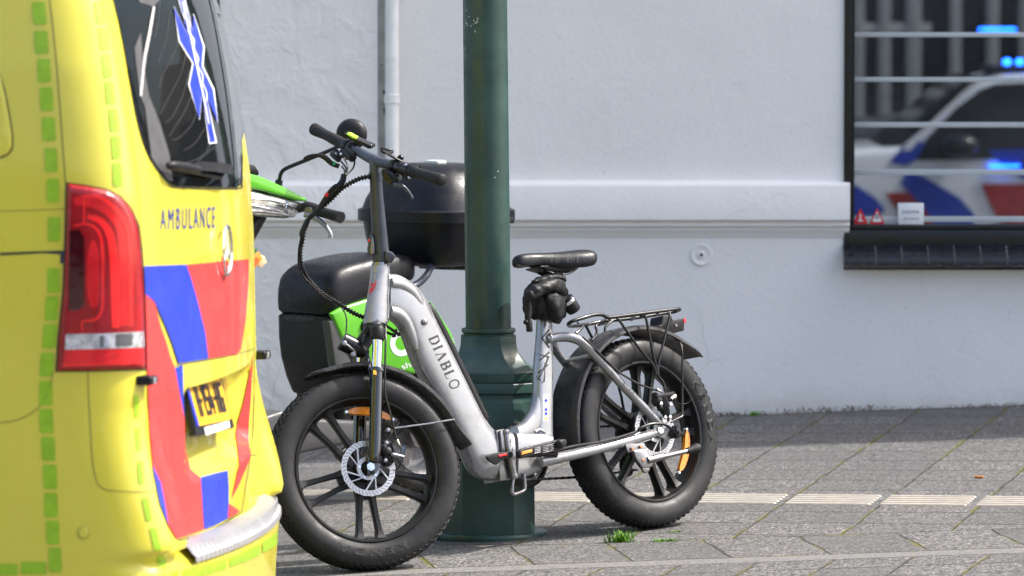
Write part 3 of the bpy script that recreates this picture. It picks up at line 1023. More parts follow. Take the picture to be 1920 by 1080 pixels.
# bell base: square with cut corners, growing out of an octagon
def octo(h, c, z, cz=0.0):
    """half width h, corner cut c (pixels)"""
    h, c = h * mpp, c * mpp
    pts = [(h, -h + c), (h, h - c), (h - c, h), (-h + c, h), (-h, h - c), (-h, -h + c), (-h + c, -h), (h - c, -h)]
    return [V((PX_ + x, PY_ + y, z)) for x, y in pts]
bm = new()
prof = [(627.5, 49, 28), (629, 51.5, 29.5), (640, 52, 29), (650, 53, 29), (660, 56, 29), (668, 60, 30), (676, 66, 31.5), (682, 72, 33), (687, 79, 35), (690, 83, 36.5), (692, 85, 37), (695, 86.5, 38), (708, 86.5, 38),
        (711, 86, 38), (714, 84.5, 38), (716, 85.5, 38), (729, 86.5, 38), (732, 86.5, 38), (734, 85, 38), (735, 82.5, 37), (742, 82.3, 37), (748, 84, 37.5), (752, 85, 37.5), (985, 87, 38.5), (1002, 87, 38.5)]
bridge_rings(bm, [octo(h, c, zat(py)) for py, h, c in prof])
link('base', bm, M['pole'], pole, sharp=24)
bm = new()
ring = lambda r, z: [V((PX_ + r * mpp * math.cos(2 * math.pi * k / 48), PY_ + r * mpp * math.sin(2 * math.pi * k / 48), z)) for k in range(48)]
zb = PZ - .004
bridge_rings(bm, [ring(110, zb - .03), ring(110.5, zb + .001), ring(111, zb + .004), ring(111, zb + .0145), ring(110, zb + .0175), ring(107.5, zb + .019), ring(80, zb + .019)])
link('foot_plate', bm, M['pole'], pole, sharp=40)

# ============================================================ ELECTRIC FOLDING BICYCLE
PSI, LEAN = R(43), R(10.3)
RW = .288
hx, hy = -math.cos(PSI), -math.sin(PSI)
FH = V((hx, hy, GX * hx + GY * hy)).normalized()
NH = V((math.sin(PSI), -math.cos(PSI), 0))
UPB = FH.cross(NH) * -1
if UPB.z < 0: UPB = -UPB
NB = (NH * math.cos(LEAN) + UPB * math.sin(LEAN)).normalized()
NB = (NB - FH * NB.dot(FH)).normalized()
UB = FH.cross(NB)
if UB.z < 0: UB = -UB
lo, hi = 15.5, 18.5
for _ in range(50):
    Y = (lo + hi) / 2
    h = at_y(1202, 812, Y)
    c = h - UB * RW
    if c.z - gz(c.x, c.y) > 0: lo = Y      # hub too high above the ground -> farther away
    else: hi = Y
HUB_R = at_y(1202, 812, Y)
def BP(px, py, o=0.0): return on(px, py, HUB_R + NB * o, NB)
HUB_F = BP(680, 885)
print('wheelbase', (HUB_F - HUB_R).length, 'rear y', HUB_R.y, 'front y', HUB_F.y)
SA = (UB * math.cos(R(17)) - FH * math.sin(R(17))).normalized()     # steering axis
def rot(v, ax, a): return Matrix.Rotation(a, 3, ax) @ v
best = None
for k in range(0, 60):
    a = -R(k)
    n = rot(NB, SA, a)
    if best is None or abs(math.atan2(n.x, -n.y) - R(19)) < best[0]: best = (abs(math.atan2(n.x, -n.y) - R(19)), a)
ST = best[1]
NF, FF = rot(NB, SA, ST).normalized(), rot(FH, SA, ST).normalized()
UF = FF.cross(NF)
if UF.z < 0: UF = -UF
print('steer', math.degrees(ST), 'NF', NF, 'contact gap', (HUB_F - UF * RW).z - gz(HUB_F.x, HUB_F.y))
def FP(px, py, o=0.0): return on(px, py, HUB_F + NF * o, NF)
G = (HUB_F + HUB_R) / 2
bike = thing('electric_bicycle', 'silver folding electric bicycle with fat black tyres leaning against the green lamp post', 'bicycle', (G.x, G.y, gz(G.x, G.y)))

def arc_box(bm, M_, r0, r1, a0, a1, y0, y1, n=4):
    lathe(bm, [(r0, y0), (r1, y0), (r1, y1), (r0, y1)], M_, n, True, a0, a1)
def wheel(center, f, n, u, spoke0, motor, discy, text_a, refl_a):
    Mw = frame_M(center, f, n, u)
    bm = new()
    # rim: deep cast rim with a lip either side
    pr = [(.2135, .034), (.2135, .039), (.211, .0415), (.207, .0415), (.2045, .039), (.2035, .030), (.199, .022), (.194, .012), (.192, 0)]
    prof = pr + [(r, -y) for r, y in pr[::-1][1:]] + [(.205, -.030), (.205, .030)]
    lathe(bm, prof, Mw, 96)
    for k in range(5):
        a = spoke0 + k * 2 * math.pi / 5
        for s in (-1, 1):
            def P(r, t, y): return Mw @ V((r * math.sin(a) + t * math.cos(a), y, r * math.cos(a) - t * math.sin(a)))
            st = []
            for r, t, w, d in ((.030, .012, .018, .022), (.060, .017, .012, .019), (.085, .020, .0085, .016), (.13, .0245, .0075, .014), (.170, .029, .0085, .015), (.186, .0305, .011, .018), (.197, .031, .020, .024)):
                c = s * t
                ring = []
                for kx, ky in ((-1, -.75), (-.75, -1), (.75, -1), (1, -.75), (1, .75), (.75, 1), (-.75, 1), (-1, .75)):
                    ring.append(P(r, c + kx * w, ky * d))
                st.append(ring)
            bridge_rings(bm, st)
        # web between the pair near the hub
        st = []
        for r, w, d in ((.03, .02, .012), (.062, .017, .012), (.080, .008, .010)):
            st.append([Mw @ V((r * math.sin(a) + t * math.cos(a), y, r * math.cos(a) - t * math.sin(a))) for t, y in ((-w, -d), (w, -d), (w, d), (-w, d))])
        bridge_rings(bm, st)
    w = link('wheel', bm, M['rim'], bike, sharp=30)
    bm = new()
    half = [(.2125, .0375), (.2175, .0425), (.226, .0475), (.238, .0505), (.250, .0512), (.261, .0495), (.271, .0450), (.2765, .0405), (.2805, .030), (.2825, .016), (.2832, 0)]
    lathe(bm, half + [(r, -y) for r, y in half[::-1][1:]] + [(.2125, -.02), (.2125, .02)], Mw, 128)
    ty = link('tyre', bm, M['tyre'], w, sharp=40)
    # tread blocks
    bm = new()
    N = 78
    rnd = random.Random(2)
    for k in range(N):
        for row, (yc, wy, rr, tilt, da) in enumerate(((.0385, .0065, .2755, .62, 0), (-.0385, .0065, .2755, -.62, .5), (.0245, .0052, .2815, .2, .5), (-.0245, .0052, .2815, -.2, 0), (.0095, .005, .2832, .05, 0), (-.0095, .005, .2832, -.05, .5))):
            a = (k + da) * 2 * math.pi / N
            ra = V((math.sin(a), 0, math.cos(a)))
            ta = V((math.cos(a), 0, -math.sin(a)))
            yy = V((0, 1, 0))
            nn = (ra * math.cos(tilt) + yy * math.sin(tilt)).normalized()
            sd = nn.cross(ta)
            skew = .55 * (1 if row % 2 else -1)
            t1 = (ta + sd * skew).normalized()
            s1 = nn.cross(t1)
            c = ra * rr + yy * yc
            L, W, H = (.0066, .0042, .0036) if row < 2 else (.0064, .0041, .0031)
            vs = []
            for hgt, sc in ((-.003, 1.0), (H, .82)):
                vs.append([Mw @ (c + t1 * (sx * L * sc) + s1 * (sy * W * sc) + nn * hgt) for sx, sy in ((-1, -1), (1, -1), (1, 1), (-1, 1))])
            bridge_rings(bm, vs)
    link('tread', bm, M['tread'], ty, sharp=30)
    # raised maker's lettering on the side wall
    def sidew(r): 
        for (r0, y0), (r1, y1) in zip(half, half[1:]):
            if r0 <= r <= r1: return y0 + (y1 - y0) * (r - r0) / (r1 - r0)
        return .05
    bm = new()
    for ta in text_a:
        span, r0, hgt = R(50), .2335, .021
        def fn(u, v, w_):
            a = ta + (u - .5) * span
            r = r0 + v * hgt
            q = sidew(r) + .0004 + w_ * .030
            return Mw @ V((-r * math.sin(a), q, r * math.cos(a)))
        lay_text(bm, 'KENDA', fn, 1.45, outline=.035)
    link('lettering', bm, M['tyremark'], ty)
    # hub
    bm = new()
    if motor:
        lathe(bm, [(.0, .045), (.03, .045), (.060, .040), (.0665, .034), (.067, -.034), (.060, -.042), (.03, -.05), (0, -.05)], Mw, 40, closed=False)
    else:
        lathe(bm, [(.0, .062), (.016, .062), (.017, .05), (.034, .046), (.036, .030), (.032, .02), (.032, -.02), (.036, -.03), (.034, -.046), (.016, -.06), (0, -.06)], Mw, 32, closed=False)
    link('hub', bm, M['rim'], w, sharp=30)
    # brake disc: band with slanted cuts, arms swirling to the carrier
    bm = new()
    D0, D1, ND = .0645, .0805, 42
    th = .0010
    def DP(r, a, y=0.0): return Mw @ V((r * math.sin(a), discy + y, r * math.cos(a)))
    for y in (th, -th):
        pass
    seg = 168
    wave = lambda a: .0007 * math.sin(a * 21)
    lathe_rings = []
    for k in range(seg):
        a = 2 * math.pi * k / seg
        lathe_rings.append([DP(D0, a, -th), DP(D1 + wave(a), a, -th), DP(D1 + wave(a), a, th), DP(D0, a, th)])
    lathe_rings.append(lathe_rings[0])
    bridge_rings(bm, lathe_rings, cap=False)
    for k in range(5):
        a = k * 2 * math.pi / 5 + .3
        for (ra_, aa, rb, ab, wd) in ((.0655, a, .030, a + .75, .0042), (.0655, a + .48, .034, a + .80, .003)):
            p, q = DP(ra_, aa), DP(rb, ab)
            bar(bm, p, q, wd, .0018, n)
    lathe(bm, [(.022, discy - th), (.034, discy - th), (.034, discy + th), (.022, discy + th)], Mw, 40)
    dk = link('brake_disc', bm, M['disc'], w, sharp=30)
    bm = new()
    for k in range(ND):
        a = k * 2 * math.pi / ND
        q = []
        for r, da, hw in ((D0 + .0025, -.052, .013), (D1 - .0025, .052, .011)):
            q += [DP(r, a + da - hw, th + .0004), DP(r, a + da + hw, th + .0004)] if not q else [DP(r, a + da + hw, th + .0004), DP(r, a + da - hw, th + .0004)]
        f0 = bm.faces.new([bm.verts.new(p) for p in q])
    link('cut_outs', bm, M['ink'], dk)
    bm = new()
    for k in range(5):
        a = k * 2 * math.pi / 5
        cyl(bm, DP(.027, a, 0), DP(.027, a, .004), .0042, 10)
    cyl(bm, Mw @ V((0, discy - .01, 0)), Mw @ V((0, discy + .030, 0)), .0072, 16)
    cyl(bm, Mw @ V((0, discy + .018, 0)), Mw @ V((0, discy + .028, 0)), .0125, 6)
    link('axle_bolts', bm, M['chrome'], w, sharp=30)
    # amber reflector between the spokes
    bm = new()
    rings = []
    for k in range(13):
        t = k / 12
        a = refl_a + (t - .5) * R(44) * 1.0
        h = .0115 * (1 - abs(2 * t - 1) ** 3) ** .5 + .002
        r = .176
        rings.append([Mw @ V(((r + dr * h) * math.sin(a), .012 + dy * .006, (r + dr * h) * math.cos(a))) for dr, dy in ((-1, -.6), (-.8, 1), (.8, 1), (1, -.6))])
    bridge_rings(bm, rings)
    rf = link('reflector', bm, M['amber'], w, sharp=30)
    bm = new()
    for sgn in (-1, 1):
        a = refl_a + sgn * R(23)
        c = Mw @ V((.178 * math.sin(a), .010, .178 * math.cos(a)))
        cyl(bm, c - n * .006, c + n * .006, .004, 10)
    link('clip', bm, M['chrome'], rf)
    return w, Mw
# angles are measured from straight up towards the front of the bicycle
def ang(center, px, py, P, f, u):
    d = P(px, py) - center
    return math.atan2(d.dot(f), d.dot(u))
aF = ang(HUB_F, 600, 790, FP, FF, UF)
wf, MF = wheel(HUB_F, FF, NF, UF, aF, False, .056, [R(180 - 0) - ang(HUB_F, 690, 1040, FP, FF, UF) + R(180)], ang(HUB_F, 690, 788, FP, FF, UF))
aR = ang(HUB_R, 1245, 905, BP, FH, UB)
wr, MR = wheel(HUB_R, FH, NB, UB, aR, True, .060, [-ang(HUB_R, 1322, 770, BP, FH, UB)], ang(HUB_R, 1272, 845, BP, FH, UB))

# ---- mudguards
def mudguard(Mw, Rf, a0, a1, wid, name, flip0=0.0, flip1=0.0, flat=.5, n=46):
    bm = new()
    prof = [(-1, -.30), (-.97, -.14), (-.86, -.05), (-.6, -.012), (-.25, 0), (.25, 0), (.6, -.012), (.86, -.05), (.97, -.14), (1, -.30)]
    rings = []
    for k in range(n + 1):
        t = k / n
        a = a0 + (a1 - a0) * t
        e0, e1 = max(0, 1 - t / .10), max(0, 1 - (1 - t) / .12)
        r = Rf + flip0 * e0 ** 2 + flip1 * e1 ** 2
        w = wid * (1 - .25 * max(0, 1 - t / .06) ** 2 - .12 * max(0, 1 - (1 - t) / .05) ** 2)
        dep = wid * .85 * (1 - .55 * max(e0, e1))
        outer = [Mw @ V(((r + z * dep) * math.sin(a), y * w, (r + z * dep) * math.cos(a))) for y, z in prof]
        inner = [Mw @ V(((r - .003 + z * dep) * math.sin(a), y * w * .96, (r - .003 + z * dep) * math.cos(a))) for y, z in prof]
        rings.append(outer + inner[::-1])
    bridge_rings(bm, rings)
    return link(name, bm, M['fender'], bike, sharp=40)
a0, a1 = ang(HUB_F, 579, 712, FP, FF, UF), ang(HUB_F, 876, 838, FP, FF, UF)
mg = mudguard(MF, .315, a0, a1, .056, 'mudguard', .006, .016)
b0, b1 = ang(HUB_R, 1055, 866, BP, FH, UB), ang(HUB_R, 1302, 663, BP, FH, UB)
mg2 = mudguard(MR, .322, b0, b1, .062, 'mudguard', .004, .008)
# ---- frame
def pr(u, l, t, o=0.0): return (BP(*u, o), BP(*l, o), t)
bm = new()
ribbon(bm, [pr((722, 514), (722, 590), .026), pr((740, 515), (738, 602), .033), pr((756, 523), (750, 613), .036), pr((774, 537), (759, 628), .038), pr((790, 556), (767, 652), .038), pr((802, 578), (780, 687), .037),
            pr((827, 628), (799, 722), .037), pr((857, 691), (824, 765), .037), pr((880, 738), (847, 808), .037), pr((900, 778), (867, 850), .037), pr((914, 800), (884, 884), .037), pr((928, 809), (905, 899), .037), pr((951, 810), (951, 902), .037)], NB, 2.9, 32, 5)
# head tube
ribbon(bm, [(BP(697.5, 499), BP(727, 499), .023), (BP(697, 512), BP(728.5, 512), .0235), (BP(694, 540), BP(728, 540), .025), (BP(688, 575), BP(727, 575), .028), (BP(685, 600), BP(726, 600), .030), (BP(684.5, 606), BP(725.5, 606), .030)], NB, 2.0, 28, 4)
ribbon(bm, [pr((957, 812), (957, 900), .036), pr((975, 814), (975, 897), .036), pr((995, 814), (993, 890), .035), pr((1012, 813), (1006, 879), .034), pr((1026, 816), (1018, 872), .032)], NB, 4.5, 24, 4)
# seat tube, flat sided
ribbon(bm, [pr((1032, 845), (999, 845), .024), pr((1031, 800), (1001, 800), .023), pr((1031.5, 740), (1002, 740), .022), pr((1032, 690), (1004, 690), .021), pr((1031.5, 640), (1008, 640), .019), pr((1031, 592), (1010.5, 592), .0175)], NB, 3.6, 28, 3)
# curved brace in front of the seat tube
ribbon(bm, [pr((964, 800), (964, 830), .022), pr((978, 792), (984, 826), .022), pr((990, 775), (1004, 815), .021), pr((998, 755), (1014, 785), .02), pr((1003, 735), (1016, 745), .017), pr((1008, 722), (1014, 724), .012)], NB, 3.0, 20, 5)
def both(bm, pts, r, sm=6, seg=14):
    a = [BP(x, y, o) for x, y, o in pts]
    tube(bm, a, r, seg, sm)
    tube(bm, [p - NB * (2 * (p - HUB_R).dot(NB)) for p in a], r, seg, sm)
both(bm, [(1012, 866, .050), (1040, 860, .056), (1080, 851, .062), (1120, 842, .066), (1180, 826, .070), (1240, 808, .072)], [.0185, .0172, .0165, .0155, .0145, .0135])
both(bm, [(1026, 636, .016), (1050, 632, .030), (1070, 633, .046), (1088, 640, .058), (1104, 654, .066), (1130, 682, .070), (1170, 726, .072), (1210, 767, .072), (1238, 797, .072)], [.0135, .0145, .0148, .0145, .014, .0135, .013, .0128, .0128])
p1, p2 = BP(1104, 690, -.02), BP(1060, 682, .02)
tube(bm, [BP(1113, 668, .062), BP(1113, 668, .062) - NB * .124], .009, 10)
for q, r, o in (([(731, 531), (750, 535), (770, 549), (783, 570), (789, 592)], [.017, .021, .022, .020, .012], .0185), ([(730, 584), (746, 590), (760, 606), (771, 632), (779, 655)], [.017, .021, .021, .018, .011], .0165)):
    tube(bm, [BP(x, y, o) for x, y in q], r, 16, 5)
# drop-outs
for o in (.0735, -.0735):
    slab(bm, [BP(x, y, .0735) - NB * (.0735 - o + .003) for x, y in closed2([(1228, 786), (1246, 782), (1258, 800), (1260, 816), (1250, 824), (1234, 818), (1226, 812)])], NB * .006, .001)
frame = link('frame', bm, M['silver'], bike, sharp=38)
fb = bvh_of(frame)
# lettering and marks on the frame
def serif_letters():
    """narrow book letters as lists of strokes in a 0..w x 0..1 box: (points, width)"""
    th, tn = .21, .075
    def stem(x): return [([(x, 0), (x, 1)], th), ([(x - .16, .02), (x + .16, .02)], .04), ([(x - .16, .98), (x + .16, .98)], .04)]
    def bowl(x, y0, y1, w): return [([(x, y1 - .02), (x + w * .5, y1 - .03), (x + w * .85, y1 - .10)], tn), ([(x + w * .80, y1 - .06), (x + w, (y0 + y1) / 2 + .12), (x + w, (y0 + y1) / 2 - .12), (x + w * .80, y0 + .06)], th * .95), ([(x + w * .85, y0 + .10), (x + w * .5, y0 + .03), (x, y0 + .02)], tn)]
    D = (.82, stem(.17) + bowl(.17, 0, 1, .56))
    I = (.36, stem(.18))
    A = (.86, [([(.12, 0), (.42, 1)], tn), ([(.40, 1), (.74, 0)], th), ([(0, .02), (.24, .02)], .04), ([(.58, .02), (.88, .02)], .04)])
    B = (.74, stem(.17) + bowl(.17, .5, 1, .42) + bowl(.17, 0, .53, .48))
    L = (.70, stem(.17) + [([(.17, .02), (.62, .02)], .05), ([(.60, .02), (.66, .24)], .05)])
    O = (.92, [([(.46, .98), (.30, .95), (.14, .78), (.09, .5), (.14, .22), (.30, .05), (.46, .02)], .12), ([(.46, .98), (.62, .95), (.78, .78), (.83, .5), (.78, .22), (.62, .05), (.46, .02)], .12)])
    return {'D': D, 'I': I, 'A': A, 'B': B, 'L': L, 'O': O}
def serif_text(bm, txt, p0, p1, hgt, bvh, off, gap=.22):
    Ls = serif_letters()
    tot = sum(Ls[c][0] for c in txt) + gap * (len(txt) - 1)
    dx, dy = p1[0] - p0[0], p1[1] - p0[1]
    Ln = math.hypot(dx, dy)
    ux, uy = dx / Ln, dy / Ln
    vx, vy = uy, -ux
    sx = Ln / tot
    x = 0
    for c in txt:
        w, strokes = Ls[c]
        for pts, wd in strokes:
            q = [(p0[0] + ux * (x + a) * sx + vx * b * hgt, p0[1] + uy * (x + a) * sx + vy * b * hgt) for a, b in pts]
            if len(q) > 3: q = smooth2(q, 3)
            decal(bm, stroke_poly(q, wd * hgt), bvh, off, 9)
        x += w + gap
bm = new()
serif_text(bm, 'DIABLO', (803, 634), (847, 732), 18.5, fb, .0007)
link('lettering', bm, M['ink'], frame)
def line_text(bm, txt, p0, p1, hgt, bvh, off, spacing=1.0, wfun=lambda u: u):
    dx, dy = p1[0] - p0[0], p1[1] - p0[1]
    Ln = math.hypot(dx, dy)
    ux, uy = dx / Ln, dy / Ln
    vx, vy = uy, -ux
    def fn(u, v, w_):
        u = wfun(u)
        p = cast(bvh, p0[0] + dx * u + vx * v * hgt, p0[1] + dy * u + vy * v * hgt, off)
        return p if p is not None else V((0, 0, -50))
    lay_text(bm, txt, fn, spacing)
    bad = [v for v in bm.verts if v.co.z < -10]
    if bad: bmesh.ops.delete(bm, geom=bad, context='VERTS')
bm = new()
line_text(bm, 'FAT CITY SMART', (1128, 679), (1192, 746), 7.5, fb, .0006, 1.1)
line_text(bm, 'WWW.DIABLOBIKES.COM', (1125, 838), (1192, 821), 5.0, fb, .0006, 1.1)
link('lettering', bm, M['greyink'], frame)
bm = new()
for pts, w in (([(1030, 618), (1016, 634), (1030, 652)], 3.4), ([(1030, 660), (1012, 636 + 40), (1027, 684), (1009, 700)], 3.2), ([(1009, 664), (1030, 670)], 3.2), ([(1008, 712), (1022, 690), (1020, 716)], 3.2), ([(1006, 706), (1018, 718)], 3.0), ([(1020, 690), (1029, 668)], 3.0)):
    decal(bm, stroke_poly(pts, w), fb, .0006, 9)
link('decoration', bm, M['ink'], frame)
bm = new()
decal(bm, [(1019, 738), (1029, 740), (1028, 790), (1018, 789)], fb, .0005, 8)
stk = link('warning_label', bm, M['white'], frame)
bm = new()
for y in (751, 768, 775.5):
    decal(bm, [(1023.5 + 3.2 * math.cos(k * .7), y + 3.4 * math.sin(k * .7)) for k in range(9)], fb, .0010, 8)
link('pictogram', bm, M['vblue'], stk)
bm = new()
decal(bm, [(1023.5, 780), (1027, 787), (1020, 787)], fb, .0010, 8)
link('pictogram', bm, mat('yellow_mark', (.8, .55, .02), .5), stk)
# flame emblem on the head tube
bm = new()
decal(bm, smooth2([(702, 519), (704, 528), (700, 536), (693, 541), (692, 552), (697, 548), (703, 540), (706, 530)], 2), fb, .0006, 8)
decal(bm, smooth2([(693, 535), (697, 536), (701, 534), (698, 530), (692, 534)], 2), fb, .0006, 8)
link('flame_emblem', bm, mat('emblem_red', (.62, .03, .04), .35), frame)
# weld beads
bm = new()
for line, r in (([(728, 514), (729, 530), (728, 545), (727, 560), (728, 580), (727, 598)], .0030), ([(1003, 810), (1012, 806), (1022, 812)], .004), ([(1030, 624), (1034, 632), (1033, 642)], .0036)):
    pts = [cast(fb, x, y, .0002) for x, y in smooth2(line, 8)]
    pts = [p for p in pts if p is not None]
    bm = new()
    tube(bm, pts, [r * (1 + .22 * (k % 2)) for k in range(len(pts))], 8)
    link('weld_bead', bm, M['silver'], frame, sharp=80)
# battery cover, lock
bm = new()
ribbon(bm, [pr((799, 568), (793, 578), .024), pr((812, 590), (799, 596), .031), pr((832, 628), (818, 634), .032), pr((861, 687), (846, 693), .032), pr((884, 734), (869, 741), .032), pr((905, 779), (892, 787), .031), pr((907, 788), (899, 794), .024)], NB, 3.4, 20, 4)
bc = link('battery_cover', bm, M['blackmatt'], frame)
bm = new()
p = cast(fb, 795, 604, .001)
cyl(bm, p - NB * .004, p + NB * .006, .0095, 20, .002)
cyl(bm, p + NB * .006, p + NB * .0085, .0062, 16, .001)
bar(bm, p + NB * .003 + UB * .007, p + NB * .003 - UB * .009 - FH * .004, .008, .005, NB, .001)
link('battery_lock', bm, M['steel'], frame)
# hinge with its lever
bm = new()
hz = [BP(946, 806, .043), BP(951, 835, .045), BP(957, 862, .046), BP(964, 897, .043)]
tube(bm, hz, .0115, 16, 4)
for k in range(6):
    t = k / 5
    p = hz[0].lerp(hz[3], .05 + .9 * t)
    d = (hz[3] - hz[0]).normalized()
    cyl(bm, p - d * .006, p + d * .006, .0132, 16, .001)
slab(bm, [BP(x, y, .037) for x, y in ((931, 806), (946, 804), (955, 900), (938, 902))], NB * -.074, .004)
slab(bm, [BP(x, y, .0375) for x, y in ((934, 808), (944, 806), (950, 850), (938, 850))], NB * .010, .003)
hinge = link('frame_hinge', bm, M['steel'], bike, sharp=40)
bm = new()
slab(bm, [BP(x, y, .058) for x, y in rounded([(908, 857), (921, 850), (957, 847), (958, 857), (940, 862), (928, 873), (915, 865)], 4)], NB * .009, .002)
cyl(bm, BP(957, 852, .050), BP(957, 852, .070), .008, 14, .001)
lv = link('hinge_lever', bm, M['blackmatt'], hinge)
bm = new()
slab(bm, [BP(x, y, .0675) for x, y in rounded([(934, 853), (950, 850), (950, 854), (935, 857)], 1.5)], NB * .002, .0006)
link('lock_button', bm, M['red'], lv)
# steel loop under the frame
bm = new()
tube(bm, [BP(962, 895, .034), BP(960, 921, .034), BP(962.5, 926.5, .034), BP(968, 926, .034), BP(980, 921, .034), BP(983.5, 917, .034), BP(984, 910, .034), BP(982, 888, .034)], .0058, 12, 4)
link('bottom_stand', bm, M['steel'], bike)

# ---- drive: chain ring with guard on the far side, cranks, folded pedals, chain
CR = BP(1012, 847)
Mc = frame_M(CR, FH, NB, UB)
bm = new()
lathe(bm, [(.084, -.060), (.093, -.063), (.100, -.070), (.093, -.077), (.084, -.074)], Mc, 56)
cyl(bm, Mc @ V((0, -.05, 0)), Mc @ V((0, .06, 0)), .012, 16)
lathe(bm, [(.072, -.062), (.078, -.062), (.078, -.066), (.072, -.066)], Mc, 56)
for k in range(5):
    a = k * 2 * math.pi / 5
    bar(bm, Mc @ V((.01 * math.sin(a), -.064, .01 * math.cos(a))), Mc @ V((.076 * math.sin(a), -.064, .076 * math.cos(a))), .012, .005, NB)
link('chain_guard', bm, M['black'], bike)
bm = new()
ribbon(bm, [(BP(1045, 832, .072), BP(1043, 858, .072), .008), (BP(1030, 836, .075), BP(1030, 856, .075), .007), (BP(1010, 842, .078), BP(1010, 857, .078), .0065), (BP(985, 847, .082), BP(985, 858, .082), .006)], NB, 3, 16, 3)
for s in (-1,):
    bar(bm, Mc @ V((0, -.085, 0)), Mc @ V((.148, -.095, .02)), .02, .012, NB, .003)
crank = link('crank', bm, M['blackmatt'], bike)
bm = new()
slab(bm, [BP(x, y, .092) for x, y in rounded([(966, 846), (975, 841), (1035, 826), (1054, 824), (1057, 832), (1052, 841), (1028, 848), (970, 861), (966, 857)], 6)], NB * .018, .004, 3)
ball(bm, BP(1048, 832, .108), .014, (1, 1, 1), None, 16)
cyl(bm, BP(1048, 832, .108), BP(1048, 832, .124), .0095, 20, .003)
ped = link('pedal', bm, M['blackmatt'], bike)
bm = new()
slab(bm, [BP(x, y, .1105) for x, y in ((977, 847), (997, 842), (997, 848), (977, 853))], NB * .003, .001)
link('pedal_reflector', bm, M['amber'], ped)
bm = new()
for k in range(4):
    slab(bm, [BP(x, y, .1105) for x, y in ((1001, 840.5 + 3.1 * k), (1013, 837.5 + 3.1 * k), (1013, 839 + 3.1 * k), (1001, 842 + 3.1 * k))], NB * .003, .0005)
for k in range(5):
    slab(bm, [BP(x, y, .1105) for x, y in ((1016, 836.5 + 3.1 * k), (1037, 831.5 + 3.1 * k), (1037, 832.8 + 3.1 * k), (1016, 837.8 + 3.1 * k))], NB * .003, .0005)
cyl(bm, BP(1029.5, 839, .110), BP(1029.5, 839, .1145), .0072, 18, .001)
link('pedal_tread', bm, M['steel'], ped)
bm = new()
pe = Mc @ V((.148, -.10, .02))
slab(bm, [pe + FH * a + UB * b for a, b in rounded([(-.045, -.012), (.045, -.012), (.045, .012), (-.045, .012)], .006)], NB * -.075, .004)
link('pedal', bm, M['blackmatt'], bike)
# chain
def chain(bm, a, b, sag=0.0):
    n = int((b - a).length / .0127)
    for k in range(n):
        p, q = a.lerp(b, k / n), a.lerp(b, (k + 1) / n)
        s = V((0, 0, -sag * 4 * (k / n) * (1 - k / n)))
        bar(bm, p + s, q + s, .005 if k % 2 else .007, .0085 if k % 2 else .0065, UB, .001)
bm = new()
MRr = HUB_R - NB * .062
chain(bm, CR - NB * .064 - UB * .076 - FH * .01, MRr - UB * .105 - FH * .02, .006)
link('chain', bm, M['black'], bike)
bm = new()
chain(bm, CR - NB * .064 + UB * .076, MRr + UB * .03, 0)
link('chain', bm, M['black'], bike)
bm = new()
lathe(bm, [(.025, -.058), (.046, -.058), (.050, -.062), (.046, -.066), (.025, -.066)], MR, 24)
link('sprocket', bm, M['black'], bike)
bm = new()
slab(bm, [MRr - NB * .012 + FH * a + UB * b for a, b in closed2([(-.012, .012), (.012, .010), (.022, -.05), (.03, -.10), (.008, -.125), (-.014, -.10), (-.006, -.04)])], NB * -.012, .003)
for b_ in (-.055, -.105):
    c = MRr - NB * .004 + FH * .010 + UB * b_
    cyl(bm, c, c - NB * .010, .017, 14)
link('derailleur', bm, M['blackmatt'], bike)

# ---- kickstand
bm = new()
slab(bm, [BP(x, y, .078) for x, y in ((1170, 833), (1206, 831), (1210, 846), (1176, 850))], NB * .006, .0015)
slab(bm, [BP(x, y, .086) for x, y in rounded([(1181, 846), (1209, 842), (1213, 855), (1220, 868), (1216, 877), (1199, 879), (1187, 862)], 3)], NB * .016, .003)
slab(bm, [BP(x, y, .088) for x, y in rounded([(1199, 877), (1215, 874), (1214, 884), (1205, 888)], 3)], NB * .010, .002)
tube(bm, [BP(1213, 863.5, .098), BP(1242, 856.5, .098)], .0115, 16)
tube(bm, [BP(1240, 857, .098), BP(1292, 845, .098)], .0072, 14)
ks = link('kickstand', bm, M['steel'], bike, sharp=40)
bm = new()
tube(bm, [BP(1287, 846, .098), BP(1298, 843, .098), BP(1304, 841.5, .098), BP(1308, 840.5, .098)], [.009, .012, .016, .0165], 18)
link('rubber_foot', bm, M['rubber'], ks, sharp=40)
bm = new()
for x, y in ((1184, 842), (1200, 838), (1198, 864)):
    c = BP(x, y, .085)
    cyl(bm, c, c + NB * (.006 if y < 850 else .020), .0052, 12, .001)
link_each('bolt', bm, mat('rusty_bolt', (.40, .20, .11), .5, metal=.6, var=.3), ks)

# ---- rear brake caliper and cables
bm = new()
for x, y, r in ((1232, 752, .020), (1228, 742, .012), (1246, 770, .016), (1256, 745, .015), (1238, 765, .012), (1262, 740, .008)):
    ball(bm, BP(x, y, .085), r, (.9, .9, .9), None, 12)
bar(bm, BP(1228, 745, .09), BP(1262, 738, .09), .02, .012, UB, .003)
bar(bm, BP(1245, 745, .095), BP(1250, 783, .09), .022, .016, UB, .003)
cyl(bm, BP(1258, 748, .09), BP(1264, 743, .10), .012, 12, .002)
link('brake_caliper', bm, M['blackmatt'], bike)
bm = new()
for x, y in ((1238, 757), (1246, 783), (1255, 782), (1256, 759)):
    c = BP(x, y, .100)
    cyl(bm, c, c + NB * .006, .0058, 12, .001)
tube(bm, [BP(1258, 748, .10), BP(1266, 742, .10)], .006, 10)
link_each('caliper_bolt', bm, M['chrome'], bike)
bm = new()
